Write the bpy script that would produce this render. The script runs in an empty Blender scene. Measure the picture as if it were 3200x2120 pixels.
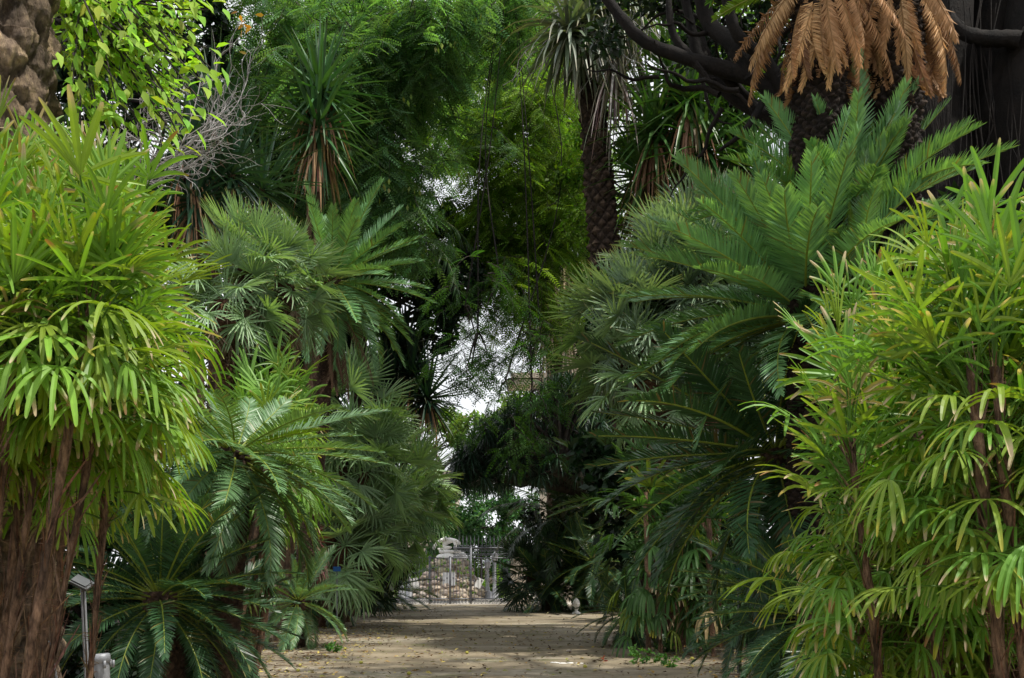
import bpy, math, random, zlib
import numpy as np
from mathutils import Vector, Matrix, noise as mnoise

R = math.radians
rng = np.random.default_rng(7)
random.seed(7)
F, H, CX, HY = 1138.0, 1.6, 512.0, 566.0      # focal length in render pixels, eye height, principal column, horizon row
COL = bpy.context.scene.collection
GA = 2.39996

def at(px, py, D):
    return np.array([(px - CX) * D / F, D, H + (HY - py) * D / F])
def gx(px, D): return (px - CX) * D / F

# ------------------------------------------------------------------ mesh builder
def nrm(a):
    a = np.asarray(a, float)
    return a / np.maximum(np.linalg.norm(a, axis=-1, keepdims=True), 1e-9)

class MB:
    def __init__(s): s.v, s.q, s.t, s.c, s.n = [], [], [], [], 0
    def add(s, V, Q=None, C=(1, 1, 1), T=None):
        V = np.asarray(V, float).reshape(-1, 3)
        C = np.asarray(C, float)
        if C.ndim == 1: C = np.tile(C, (len(V), 1))
        s.v.append(V); s.c.append(C)
        if Q is not None and len(Q): s.q.append(np.asarray(Q, int) + s.n)
        if T is not None and len(T): s.t.append(np.asarray(T, int) + s.n)
        s.n += len(V)
    def mesh(s, name, loc=(0, 0, 0), smooth=True):
        me = bpy.data.meshes.new(name)
        V = (np.concatenate(s.v) - np.asarray(loc, float)).astype(np.float32)
        C = np.concatenate(s.c)
        q = np.concatenate(s.q) if s.q else np.zeros((0, 4), int)
        t = np.concatenate(s.t) if s.t else np.zeros((0, 3), int)
        me.vertices.add(len(V)); me.vertices.foreach_set('co', V.ravel())
        me.loops.add(len(q) * 4 + len(t) * 3)
        me.loops.foreach_set('vertex_index', np.concatenate([q.ravel(), t.ravel()]).astype(np.int32))
        me.polygons.add(len(q) + len(t))
        ls = np.concatenate([np.arange(len(q)) * 4, len(q) * 4 + np.arange(len(t)) * 3]).astype(np.int32)
        me.polygons.foreach_set('loop_start', ls)
        me.polygons.foreach_set('use_smooth', np.full(len(q) + len(t), smooth))
        me.update(calc_edges=True)
        a = me.color_attributes.new('Col', 'FLOAT_COLOR', 'POINT')
        a.data.foreach_set('color', np.concatenate([C, np.ones((len(C), 1))], 1).astype(np.float32).ravel())
        return me
    def build(s, name, mat, parent=None, loc=None, smooth=True):
        if parent is not None: loc = parent_world(parent)
        if loc is None: loc = (0, 0, 0)
        me = s.mesh(name, loc, smooth); me.materials.append(mat)
        o = bpy.data.objects.new(name, me); COL.objects.link(o)
        if parent is not None: o.parent = parent
        else: o.location = loc
        return o

def parent_world(p):
    l = np.zeros(3)
    while p is not None:
        l = l + np.array(p.location); p = p.parent
    return l

def tag(o, label=None, cat=None, group=None, kind=None):
    if label: o['label'] = label
    if cat: o['category'] = cat
    if group: o['group'] = group
    if kind: o['kind'] = kind
    return o
def thing(name, label, cat, loc, group=None):
    global rng
    s = zlib.crc32(label.encode()); rng = np.random.default_rng(s); random.seed(s)
    o = bpy.data.objects.new(name, None); COL.objects.link(o)
    o.empty_display_size = .2
    o.location = [float(x) for x in loc]
    return tag(o, label, cat, group)

# ------------------------------------------------------------------ primitives
def blades(mb, o, d, up, L, W, droop, c0, c1=None, tf=0.0, prof=(.5, 1, .8, 0.05), ts=None, fold=0.0, grav=(0, 0, -1)):
    """many leaf blades at once: strips that bend under gravity"""
    o = np.asarray(o, float); M = len(o); d = nrm(d); side = nrm(np.cross(d, up))
    L = np.broadcast_to(L, (M,)).astype(float); W = np.broadcast_to(W, (M,)).astype(float)
    droop = np.broadcast_to(droop, (M,)).astype(float); tf = np.broadcast_to(tf, (M,)).astype(float)
    c0 = np.broadcast_to(c0, (M, 3)); c1 = c0 if c1 is None else np.broadcast_to(c1, (M, 3))
    S = len(prof)
    ts = np.linspace(0, 1, S) if ts is None else np.asarray(ts, float)
    g = np.asarray(grav, float)
    P, C = [], []; p = o.copy(); dd = d.copy()
    for k in range(S):
        t = ts[k]
        if k:
            dt = t - ts[k - 1]
            dd = nrm(dd + g * (droop * dt * (0.5 + 1.5 * t))[:, None])
            p = p + dd * (L * dt)[:, None]
        n = nrm(np.cross(side, dd))
        w = (W * prof[k] * .5)[:, None]
        m = np.clip((t - (1 - tf)) / .07 + .01, 0, 1)[:, None] * (tf > 0)[:, None]
        c = c0 * (1 - m) + c1 * m
        if fold:
            P += [p - side * w + n * w * fold, p - n * w * fold, p + side * w + n * w * fold]; C += [c * .95, c * 1.08, c * .95]
        else:
            P += [p - side * w, p + side * w]; C += [c, c]
    r = 3 if fold else 2
    V = np.stack(P, 1); CC = np.stack(C, 1)
    base = (np.arange(M) * S * r)[:, None, None]
    q = []
    for k in range(S - 1):
        for j in range(r - 1):
            a = k * r + j
            q.append([a, a + 1, a + 1 + r, a + r])
    Q = (base + np.array(q)[None]).reshape(-1, 4)
    mb.add(V.reshape(-1, 3), Q, CC.reshape(-1, 3))

def tube(mb, pts, rad, n=8, col=(1, 1, 1), rough=0.0, cap=False):
    pts = np.asarray(pts, float); K = len(pts)
    rad = np.broadcast_to(rad, (K,)).astype(float)
    T = nrm(np.gradient(pts, axis=0))
    u = nrm(np.cross(T[0], (0, 1, 0.01) if abs(T[0][2]) > .7 else (0, 0, 1)))
    th = np.arange(n) / n * 2 * math.pi
    rows = []
    for k in range(K):
        u = nrm(u - T[k] * np.dot(u, T[k])); v = np.cross(T[k], u)
        rr = rad[k] * (1 + rough * rng.normal(size=n))
        rows.append(pts[k] + (np.cos(th)[:, None] * u + np.sin(th)[:, None] * v) * rr[:, None])
    V = np.concatenate(rows)
    i = np.arange(K - 1)[:, None] * n; j = np.arange(n)[None]
    Q = np.stack([i + j, i + (j + 1) % n, i + n + (j + 1) % n, i + n + j], -1).reshape(-1, 4)
    Tn = []
    if cap:
        V = np.concatenate([V, pts[:1], pts[-1:]])
        for a in range(n):
            Tn.append([K * n, (a + 1) % n, a]); Tn.append([K * n + 1, (K - 1) * n + a, (K - 1) * n + (a + 1) % n])
    c = np.asarray(col, float)
    if c.ndim == 2: c = np.repeat(c, n, 0); c = np.concatenate([c, c[:1], c[-1:]]) if cap else c
    mb.add(V, Q, c, Tn)

def curve(pts, m=16):
    """Catmull-Rom through points"""
    p = np.asarray(pts, float); p = np.concatenate([[2 * p[0] - p[1]], p, [2 * p[-1] - p[-2]]])
    out = []
    n = len(p) - 3
    for s in np.linspace(0, n - 1e-6, m):
        i = int(s); t = s - i
        a, b, c, d = p[i:i + 4]
        out.append(.5 * ((2 * b) + (-a + c) * t + (2 * a - 5 * b + 4 * c - d) * t * t + (-a + 3 * b - 3 * c + d) * t ** 3))
    return np.array(out)

def box(mb, c, s, col=(1, 1, 1), rot=None):
    c = np.asarray(c, float); s = np.asarray(s, float) / 2
    V = np.array([[x, y, z] for z in (-1, 1) for y in (-1, 1) for x in (-1, 1)], float) * s
    if rot is not None: V = V @ np.array(rot).T
    mb.add(V + c, [[0, 2, 3, 1], [4, 5, 7, 6], [0, 1, 5, 4], [2, 6, 7, 3], [0, 4, 6, 2], [1, 3, 7, 5]], col)

def lathe(mb, c, prof, n=16, col=(1, 1, 1), axis=None):
    c = np.asarray(c, float); th = np.arange(n) / n * 2 * math.pi
    V = np.concatenate([np.stack([r * np.cos(th), r * np.sin(th), np.full(n, z)], 1) for r, z in prof])
    if axis is not None: V = V @ np.array(axis).T
    K = len(prof); i = np.arange(K - 1)[:, None] * n; j = np.arange(n)[None]
    Q = np.stack([i + j, i + (j + 1) % n, i + n + (j + 1) % n, i + n + j], -1).reshape(-1, 4)
    mb.add(V + c, Q, col)

def blob(mb, c, r, seg=10, rough=.2, col=(1, 1, 1), seed=0, freq=1.6):
    """an irregular stone"""
    c = np.asarray(c, float); r = np.broadcast_to(r, (3,))
    rows = []
    for i in range(seg + 1):
        ph = math.pi * i / seg
        for j in range(seg * 2):
            th = math.pi * j / seg
            d = Vector((math.sin(ph) * math.cos(th), math.sin(ph) * math.sin(th), math.cos(ph)))
            k = 1 + rough * mnoise.noise(d * freq + Vector((seed * 3.1, seed, 0)))*2
            rows.append([d[0] * r[0] * k, d[1] * r[1] * k, d[2] * r[2] * k])
    n = seg * 2; i = np.arange(seg)[:, None] * n; j = np.arange(n)[None]
    Q = np.stack([i + j, i + n + j, i + n + (j + 1) % n, i + (j + 1) % n], -1).reshape(-1, 4)
    mb.add(np.array(rows) + c, Q, col)

def scatter(mb, tv, tq, pos, X, N, sc, col, jitter=None):
    """copy a small leaf template to many places; X = leaf axis, N = leaf normal"""
    X = nrm(X); Y = nrm(np.cross(N, X)); Z = np.cross(X, Y)
    M = np.stack([X, Y, Z], 1)                                     # rows are the axes
    V = np.einsum('tk,nkj->ntj', tv, M) * np.asarray(sc, float).reshape(-1, 1, 1) + pos[:, None]
    n, t = len(pos), len(tv)
    Q = (np.arange(n)[:, None, None] * t + np.asarray(tq)[None]).reshape(-1, 4)
    mb.add(V.reshape(-1, 3), Q, np.repeat(np.broadcast_to(col, (n, 3)), t, 0))

LEAF_V = np.array([[0, 0, 0], [.35, -.2, .05], [.38, 0, -.02], [.35, .2, .05], [.72, -.13, .02], [.74, 0, -.05], [.72, .13, .02], [1, 0, -.12]], float)
LEAF_Q = [[0, 1, 2, 3], [1, 4, 5, 2], [2, 5, 6, 3], [4, 7, 6, 5]]
LEAF_S = np.array([[0, 0, 0], [.45, -.24, .05], [1, 0, -.06], [.45, .24, .05]], float)
LEAF_SQ = [[0, 1, 2, 3]]
def pinnate_template(n=8, w=.085, ll=.2):
    V, Q = [], []
    for k in range(n):
        t = .12 + .88 * k / (n - 1); z = -.22 * t * t
        l = ll * (1 - .45 * abs(t - .5) * 1.6)
        for s in (-1, 1):
            b = len(V)
            V += [[t, 0, z], [t + .012 - w / 2 + .02, s * l * .5, z - .015], [t + .06, s * l, z - .05], [t + .012 + w / 2 + .02, s * l * .5, z - .015]]
            Q.append([b, b + 1, b + 2, b + 3])
    b = len(V); V += [[0, -.006, 0], [0, .006, 0], [1, .003, -.22], [1, -.003, -.22]]; Q.append([b, b + 1, b + 2, b + 3])
    return np.array(V), Q
PIN_V, PIN_Q = pinnate_template()

def rdir(n, up=0.0):
    d = rng.normal(size=(n, 3)); d[:, 2] += up
    return nrm(d)
def vary(c, n, s=.25, h=.12):
    c = np.asarray(c, float)
    return np.clip(c * (1 + s * rng.normal(size=(n, 1))).clip(.4, 2) * (1 + h * rng.normal(size=(n, 3))).clip(.5, 1.6), 0, 1)

# ------------------------------------------------------------------ materials
def newmat(name):
    m = bpy.data.materials.new(name); m.use_nodes = True
    nt = m.node_tree; nt.nodes.clear()
    out = nt.nodes.new('ShaderNodeOutputMaterial')
    return m, nt, out
def leafmat(name, trans=.35, rough=.42, spec=.5, gain=1.0, tint=(1.25, 1.3, .35), objvar=.25, sheen=None):
    m, nt, out = newmat(name); N = nt.nodes; Lk = nt.links
    a = N.new('ShaderNodeAttribute'); a.attribute_name = 'Col'
    geo = N.new('ShaderNodeNewGeometry')
    no = N.new('ShaderNodeTexNoise'); no.inputs['Scale'].default_value = 9; no.inputs['Detail'].default_value = 3
    tc = N.new('ShaderNodeTexCoord'); Lk.new(tc.outputs['Object'], no.inputs['Vector'])
    oi = N.new('ShaderNodeObjectInfo')
    mr = N.new('ShaderNodeMapRange'); mr.inputs['To Min'].default_value = .7 * gain; mr.inputs['To Max'].default_value = 1.3 * gain
    Lk.new(no.outputs['Fac'], mr.inputs['Value'])
    mo = N.new('ShaderNodeMapRange'); mo.inputs['To Min'].default_value = 1 - objvar; mo.inputs['To Max'].default_value = 1 + objvar
    Lk.new(oi.outputs['Random'], mo.inputs['Value'])
    mu = N.new('ShaderNodeMath'); mu.operation = 'MULTIPLY'; Lk.new(mr.outputs[0], mu.inputs[0]); Lk.new(mo.outputs[0], mu.inputs[1])
    vm = N.new('ShaderNodeVectorMath'); vm.operation = 'SCALE'; Lk.new(a.outputs['Color'], vm.inputs[0]); Lk.new(mu.outputs[0], vm.inputs['Scale'])
    p = N.new('ShaderNodeBsdfPrincipled'); p.inputs['Roughness'].default_value = rough
    p.inputs['Specular IOR Level'].default_value = spec
    Lk.new(vm.outputs[0], p.inputs['Base Color'])
    tm = N.new('ShaderNodeVectorMath'); tm.operation = 'MULTIPLY'; tm.inputs[1].default_value = tint
    Lk.new(vm.outputs[0], tm.inputs[0])
    tr = N.new('ShaderNodeBsdfTranslucent'); Lk.new(tm.outputs[0], tr.inputs['Color'])
    mx = N.new('ShaderNodeMixShader'); mx.inputs[0].default_value = trans
    Lk.new(p.outputs[0], mx.inputs[1]); Lk.new(tr.outputs[0], mx.inputs[2]); Lk.new(mx.outputs[0], out.inputs['Surface'])
    return m
def surfmat(name, c1, c2, scale=6, rough=.85, bump=.4, bscale=20, stretch=(1, 1, 1), c3=None, useattr=False, metal=0, detail=6, bdist=.02, spec=.3):
    m, nt, out = newmat(name); N = nt.nodes; Lk = nt.links
    tc = N.new('ShaderNodeTexCoord'); mp = N.new('ShaderNodeMapping'); mp.inputs['Scale'].default_value = stretch
    Lk.new(tc.outputs['Object'], mp.inputs['Vector'])
    no = N.new('ShaderNodeTexNoise'); no.inputs['Scale'].default_value = scale; no.inputs['Detail'].default_value = detail; no.inputs['Roughness'].default_value = .65
    Lk.new(mp.outputs[0], no.inputs['Vector'])
    cr = N.new('ShaderNodeValToRGB'); e = cr.color_ramp.elements
    e[0].position = .32; e[0].color = (*c1, 1); e[1].position = .68; e[1].color = (*c2, 1)
    if c3: x = e.new(.5); x.color = (*c3, 1)
    Lk.new(no.outputs['Fac'], cr.inputs['Fac'])
    p = N.new('ShaderNodeBsdfPrincipled'); p.inputs['Roughness'].default_value = rough; p.inputs['Metallic'].default_value = metal
    p.inputs['Specular IOR Level'].default_value = spec
    src = cr.outputs['Color']
    if useattr:
        a = N.new('ShaderNodeAttribute'); a.attribute_name = 'Col'
        vm = N.new('ShaderNodeVectorMath'); vm.operation = 'MULTIPLY'; Lk.new(src, vm.inputs[0]); Lk.new(a.outputs['Color'], vm.inputs[1]); src = vm.outputs[0]
    Lk.new(src, p.inputs['Base Color'])
    n2 = N.new('ShaderNodeTexNoise'); n2.inputs['Scale'].default_value = bscale; n2.inputs['Detail'].default_value = 8; n2.inputs['Roughness'].default_value = .7
    Lk.new(mp.outputs[0], n2.inputs['Vector'])
    b = N.new('ShaderNodeBump'); b.inputs['Strength'].default_value = bump; b.inputs['Distance'].default_value = bdist
    Lk.new(n2.outputs['Fac'], b.inputs['Height']); Lk.new(b.outputs[0], p.inputs['Normal'])
    Lk.new(p.outputs[0], out.inputs['Surface'])
    return m

M_RHAPIS = leafmat('rhapis_leaf', trans=.34, rough=.45, spec=.3)
M_CYCAD = leafmat('cycad_leaf', trans=.22, rough=.4, spec=.5, tint=(1.5, 1.3, .3))
M_FAN = leafmat('fan_palm_leaf', trans=.25, rough=.45, spec=.45)
M_DEAD = leafmat('dead_leaf', trans=.25, rough=.6, spec=.25, tint=(1.1, 1.0, .8), objvar=.3)
M_LEAF = leafmat('tree_leaf', trans=.45, rough=.55, spec=.2)
M_DARK = leafmat('dark_tree_leaf', trans=.3, rough=.4, spec=.4)
M_YUC = leafmat('yucca_leaf', trans=.18, rough=.42, spec=.45)
M_FIBRE = surfmat('cane_fibre', (.05, .028, .018), (.42, .27, .18), scale=75, stretch=(1, 1, .3), bump=1.0, bscale=110, useattr=True, bdist=.03)
M_BARK = surfmat('palm_bark', (.05, .038, .028), (.26, .2, .14), scale=9, stretch=(1, 1, .5), bump=.9, bscale=30, c3=(.14, .1, .07), useattr=True, bdist=.04)
M_SCAR = surfmat('scarred_bark', (.05, .035, .028), (.42, .32, .22), scale=16, stretch=(1, 1, .4), bump=1.0, bscale=26, c3=(.17, .13, .1), useattr=True, bdist=.09, detail=10)
M_BARKD = surfmat('dark_bark', (.012, .01, .009), (.07, .055, .045), scale=8, stretch=(1, 1, .6), bump=.8, bscale=30, useattr=True, bdist=.03)
M_BARKG = surfmat('grey_bark', (.24, .22, .21), (.52, .5, .49), scale=16, bump=.4, bscale=60)
M_STONE = surfmat('rough_stone', (.26, .225, .185), (.58, .53, .46), scale=3, bump=.8, bscale=12, useattr=True, bdist=.05)
M_MARBLE = surfmat('white_marble', (.6, .59, .56), (.85, .84, .82), scale=4, bump=.15, bscale=20, rough=.6)
M_ASHLAR = surfmat('pale_limestone', (.42, .35, .27), (.62, .54, .44), scale=2, bump=.5, bscale=14, useattr=True)
M_IRON = surfmat('grey_iron', (.1, .105, .12), (.2, .205, .225), scale=8, bump=.2, bscale=40, rough=.5, metal=.4)
M_STEEL = surfmat('galvanised_steel', (.2, .205, .22), (.33, .34, .36), scale=12, bump=.15, bscale=40, rough=.45, metal=.3)
M_PLAST = surfmat('grey_plastic', (.4, .41, .43), (.52, .53, .55), scale=10, bump=.1, bscale=30, rough=.5)
M_BLACKP = surfmat('dark_grey_plastic', (.06, .065, .07), (.12, .125, .13), scale=10, bump=.1, bscale=30, rough=.5)
M_BLUE = surfmat('blue_plate', (.01, .05, .16), (.015, .08, .24), scale=10, bump=.1, bscale=30, rough=.4)
M_DEADL = surfmat('fallen_leaf', (.75, .75, .75), (1, 1, 1), scale=20, bump=.2, bscale=40, useattr=True)

# ------------------------------------------------------------------ ground
def soil_material(name, path=False):
    m, nt, out = newmat(name); N = nt.nodes; Lk = nt.links
    tc = N.new('ShaderNodeTexCoord')
    def noise(scale, st=(1, 1, 1), det=6, ro=.6):
        mp = N.new('ShaderNodeMapping'); mp.inputs['Scale'].default_value = st; Lk.new(tc.outputs['Object'], mp.inputs['Vector'])
        n = N.new('ShaderNodeTexNoise'); n.inputs['Scale'].default_value = scale; n.inputs['Detail'].default_value = det; n.inputs['Roughness'].default_value = ro
        Lk.new(mp.outputs[0], n.inputs['Vector']); return n.outputs['Fac']
    def ramp(f, stops):
        c = N.new('ShaderNodeValToRGB'); e = c.color_ramp.elements
        e[0].position, e[0].color = stops[0][0], (*stops[0][1], 1); e[1].position, e[1].color = stops[-1][0], (*stops[-1][1], 1)
        for s in stops[1:-1]: x = e.new(s[0]); x.color = (*s[1], 1)
        Lk.new(f, c.inputs['Fac']); return c.outputs['Color']
    def mix(f, a, b):
        x = N.new('ShaderNodeMix'); x.data_type = 'RGBA'; Lk.new(f, x.inputs[0])
        if isinstance(a, tuple): x.inputs[6].default_value = (*a, 1)
        else: Lk.new(a, x.inputs[6])
        if isinstance(b, tuple): x.inputs[7].default_value = (*b, 1)
        else: Lk.new(b, x.inputs[7])
        return x.outputs[2]
    def val(f, a, b):
        x = N.new('ShaderNodeMapRange'); x.inputs['From Min'].default_value = a; x.inputs['From Max'].default_value = b; Lk.new(f, x.inputs['Value']); return x.outputs[0]
    if path:
        base = ramp(noise(1.2, (.8, 1, 1), 8, .7), [(.3, (.135, .11, .075)), (.5, (.225, .185, .125)), (.7, (.31, .258, .18))])
        sand = ramp(noise(7, (1, .8, 1), 8, .75), [(.4, (.27, .235, .175)), (.65, (.4, .35, .27))])
        c = mix(val(noise(.55, (.6, 1.0, 1), 8, .7), .5, .6), base, sand)
        moss = ramp(noise(14, (1, 1, 1), 4), [(.3, (.06, .07, .025)), (.7, (.13, .15, .05))])
        c = mix(val(noise(.9, (.8, .9, 1), 9, .8), .54, .68), c, moss)
        c = mix(val(noise(45, (1, 1, 1), 5, .8), .58, .8), c, (.07, .05, .035))
    else:
        c = ramp(noise(2, (1, 1, 1), 8, .7), [(.3, (.035, .025, .018)), (.6, (.075, .055, .035)), (.8, (.06, .065, .025))])
    p = N.new('ShaderNodeBsdfPrincipled'); p.inputs['Roughness'].default_value = .95; p.inputs['Specular IOR Level'].default_value = .15
    Lk.new(c, p.inputs['Base Color'])
    b = N.new('ShaderNodeBump'); b.inputs['Strength'].default_value = .4; b.inputs['Distance'].default_value = .015
    Lk.new(noise(9, (1, 1, 1), 9, .75), b.inputs['Height']); Lk.new(b.outputs[0], p.inputs['Normal'])
    Lk.new(p.outputs[0], out.inputs['Surface'])
    return m
mb = MB(); mb.add([[-600, -200, -.02], [600, -200, -.02], [600, 900, -.02], [-600, 900, -.02]], [[0, 1, 2, 3]])
tag(mb.build('ground', soil_material('garden_soil')), kind='structure')

def grid_sheet(mb, xa, xb, ys, nx, z, amp, col=(1, 1, 1)):
    V = []
    for i, y in enumerate(ys):
        a, b = xa(y), xb(y)
        for j in range(nx + 1):
            x = a + (b - a) * j / nx
            e = min(j, nx - j) / nx * 4
            zz = z + amp * mnoise.noise(Vector((x * .5, y * .35, 3.1))) * min(1, e)
            V.append([x, y, zz])
    n = nx + 1
    i = np.arange(len(ys) - 1)[:, None] * n; j = np.arange(nx)[None]
    mb.add(V, np.stack([i + j, i + j + 1, i + n + j + 1, i + n + j], -1).reshape(-1, 4), col)
wob = lambda y, s: mnoise.noise(Vector((y * .55, s, 0))) * .5 + mnoise.noise(Vector((y * 2.3, s, 4))) * .16
mb = MB()
grid_sheet(mb, lambda y: -5.1 + wob(y, 1), lambda y: 4.6 + wob(y, 9), np.linspace(-6, 47.2, 240), 50, .0, .02)
tag(mb.build('path', soil_material('path_dirt', True)), kind='structure')
mb = MB(); mb.add([[-14, 47.2, .0], [14, 47.2, .0], [14, 75, .0], [-14, 75, .0]], [[0, 1, 2, 3]])
tag(mb.build('pavement', surfmat('pale_paving', (.3, .27, .23), (.46, .42, .36), scale=1.5, bump=.3)), kind='structure')

# ------------------------------------------------------------------ frond meshes (local: grows along +X, up is +Z)
def pinnate_frond(L=1.25, n=92, ll=.16, lw=.0138, bend=.9, v=.35, c=(.02, .075, .028), c2=None, rc=(.13, .17, .03), ldroop=.15, gaps=0.0, pet=.12, a0=68, a1=26, tipc=None, tipp=.03, seed=0, curl=0.0, seg=(.6, 1, .75, .08), rr=.011):
    r = np.random.default_rng(seed); mb = MB()
    K = n; t = np.linspace(0, 1, K)
    ang = -bend * t ** 1.35; yaw = curl * t ** 1.5
    T = np.stack([np.cos(ang) * np.cos(yaw), np.cos(ang) * np.sin(yaw), np.sin(ang)], 1)
    P = np.concatenate([[[0, 0, 0]], np.cumsum(T[:-1] * L / (K - 1), 0)])
    S = nrm(np.cross([0, 0, 1], T)); Nn = nrm(np.cross(T, S))
    idx = np.arange(K)[t > pet]; tt = (t[idx] - pet) / (1 - pet)
    prof = np.clip(np.minimum(.35 + tt * 3.2, 1), 0, 1) * np.clip(1 - np.maximum(tt - .55, 0) ** 1.5 * 2.0, .22, 1)
    for s in (-1, 1):
        a = R(a0) + (R(a1) - R(a0)) * tt + r.normal(0, .05, len(idx))
        vv = v + r.normal(0, .06, len(idx))
        d = T[idx] * np.cos(a)[:, None] + S[idx] * (s * np.sin(a))[:, None] + Nn[idx] * vv[:, None]
        keep = r.random(len(idx)) > gaps
        cc = np.clip(np.array(c) * (1 + .14 * r.normal(size=(len(idx), 1))), 0, 1)
        if tipc is not None:
            k = (r.random(len(idx)) < tipp)[:, None]; cc = np.where(k, np.array(tipc), cc)
        blades(mb, P[idx][keep], d[keep], (Nn[idx] + r.normal(0, .3, (len(idx), 3)))[keep], (ll * prof * (1 + .05 * r.normal(size=len(idx))))[keep], lw, ldroop * (1 + .5 * r.normal(size=len(idx)))[keep], cc[keep],
               c2 if c2 is not None else None, .12 if c2 is not None else 0.0, prof=seg)
    tube(mb, P[::4], np.linspace(rr, rr * .3, len(P[::4])), 5, rc)
    return mb
def fan_leaf(n=22, spread=205, L=.42, w=.024, pl=.45, c=(.05, .085, .045), c1=(.3, .24, .14), stiff=.12, seed=0, pbend=.35, cup=.25):
    r = np.random.default_rng(seed); mb = MB()
    t = np.linspace(0, 1, 8); ang = -pbend * t
    T = np.stack([np.cos(ang), 0 * t, np.sin(ang)], 1); P = np.concatenate([[[0, 0, 0]], np.cumsum(T[:-1] * pl / 7, 0)])
    tube(mb, P, np.linspace(.008, .005, 8), 5, np.array(c) * 1.4)
    a = np.radians(np.linspace(-spread / 2, spread / 2, n)) + r.normal(0, .025, n)
    X = T[-1]; Z = np.array([-X[2], 0, X[0]])
    d = X * np.cos(a)[:, None] + np.array([0, 1, 0]) * np.sin(a)[:, None] + Z * (cup * (.4 + .6 * np.abs(np.sin(a))) + r.normal(0, .04, n))[:, None]
    LL = L * (1 - .28 * (np.abs(a) / a.max()) ** 2) * (1 + .05 * r.normal(size=n))
    side_up = np.tile(Z, (n, 1))
    blades(mb, np.tile(P[-1], (n, 1)), d, side_up, LL, w, stiff * (1 + .6 * r.normal(size=n)), np.array(c) * (1 + .12 * r.normal(size=(n, 1))), c1, np.where(r.random(n) < .5, .1, .03), prof=(.3, .8, 1, .85, .55, .12), ts=(0, .2, .42, .65, .88, 1), fold=.45)
    return mb

def place(me, parent, o_loc, az, el, roll=0, sc=1.0, tilt=None, name='frond', mat=None):
    o = bpy.data.objects.new(name, me); COL.objects.link(o); o.parent = parent
    m = Matrix.Rotation(az, 4, 'Z') @ Matrix.Rotation(-el, 4, 'Y') @ Matrix.Rotation(roll, 4, 'X')
    if tilt is not None: m = tilt @ m
    o.matrix_local = Matrix.Translation(Vector([float(x) for x in o_loc])) @ m @ Matrix.Scale(float(sc), 4)
    return o

def variants(fn, mat, name, ks):
    out = []
    for i, k in enumerate(ks):
        me = fn(seed=i + 1, **k).mesh(name); me.materials.append(mat); out.append(me)
    return out
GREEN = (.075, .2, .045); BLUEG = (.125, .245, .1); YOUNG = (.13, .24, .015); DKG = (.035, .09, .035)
CY = {}
def cy_set(key, c, ll=.185, tipc=(.19, .19, .06), rc=(.24, .3, .04), L=1.25, v=.3, n=92, tipp=.03):
    CY[key] = variants(pinnate_frond, M_CYCAD, 'cycad_frond', [dict(L=L, bend=b, c=c, ll=ll, curl=cu, tipc=tipc, tipp=tipp, gaps=.035, rc=rc, v=v, n=n) for b, cu in ((.25, .1), (.45, -.12), (.65, .15), (.9, -.1), (1.2, .12))])
cy_set('green', GREEN); cy_set('blue', BLUEG, ll=.19); CY['stiff'] = variants(pinnate_frond, M_CYCAD, 'cycad_frond', [dict(L=1.25, bend=b, c=(.16, .33, .14), ll=.19, curl=cu, tipc=(.19, .19, .06), tipp=.02, rc=(.26, .32, .05), v=.34, n=96, ldroop=.05) for b, cu in ((.12, .06), (.25, -.08), (.4, .1), (.6, -.06), (.85, .08))])
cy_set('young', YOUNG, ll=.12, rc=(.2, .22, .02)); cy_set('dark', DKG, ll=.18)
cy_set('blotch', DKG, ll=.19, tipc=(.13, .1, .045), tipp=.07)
DEADG = variants(pinnate_frond, M_DEAD, 'dead_frond', [dict(L=1.3, bend=b, c=c, ll=.13, lw=.012, n=80, curl=cu, rc=(.2, .14, .09), v=-.15, ldroop=.9, a0=50, a1=20) for b, cu, c in ((.5, .1, (.2, .13, .09)), (.8, -.2, (.26, .18, .13)), (.6, .25, (.14, .09, .06)))])
DEADF = variants(pinnate_frond, M_DEAD, 'dead_frond', [dict(L=1.3, bend=b, c=c, ll=.15, lw=.013, n=110, curl=cu, rc=(.3, .17, .07), v=-.15, ldroop=.9, a0=62, a1=30) for b, cu, c in ((.5, .1, (.44, .25, .12)), (.7, -.15, (.6, .38, .19)), (.9, .2, (.26, .14, .08)), (.6, -.05, (.46, .28, .15)))])
FANS = {k: variants(fan_leaf, M_FAN, 'fan_leaf', [dict(c=c, stiff=s, pbend=p, cup=q, n=nn, L=l) for s, p, q, nn, l in ((.08, .2, .25, 23, .44), (.15, .4, .15, 21, .42), (.3, .6, .3, 25, .4), (.2, .9, .1, 22, .43))])
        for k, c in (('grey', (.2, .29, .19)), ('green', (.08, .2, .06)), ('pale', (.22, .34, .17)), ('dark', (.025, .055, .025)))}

def crown(parent, meshes, c, n, el=(80, -25), sc=1.0, tilt=None, az0=0, jit=.12, name='frond', azr=None, inner=.06, roll=.14, young=None, yn=0):
    """fronds in a phyllotactic spiral: young ones upright, old ones hanging; c is relative to the parent"""
    for i in range(n):
        t = (i + .5) / n
        az = az0 + i * GA + random.gauss(0, .1)
        if azr is not None:
            az = azr[0] + (azr[1] - azr[0]) * ((i * .618034) % 1)
        e = R(el[0] + (el[1] - el[0]) * t ** .9) + random.gauss(0, jit)
        k = min(len(meshes) - 1, max(0, int(t * len(meshes) + random.uniform(-.7, .7))))
        ms = young if (young and i < yn) else meshes
        s = sc * random.uniform(.88, 1.1) * (.72 if young and i < yn else 1)
        base = Vector((math.cos(az) * inner * math.cos(e), math.sin(az) * inner * math.cos(e), inner * math.sin(e) - inner * t))
        if tilt is not None: base = tilt @ base
        place(ms[min(k, len(ms) - 1)], parent, np.array(c) + np.array(base), az, e, random.gauss(0, roll), s, tilt, name)

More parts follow.
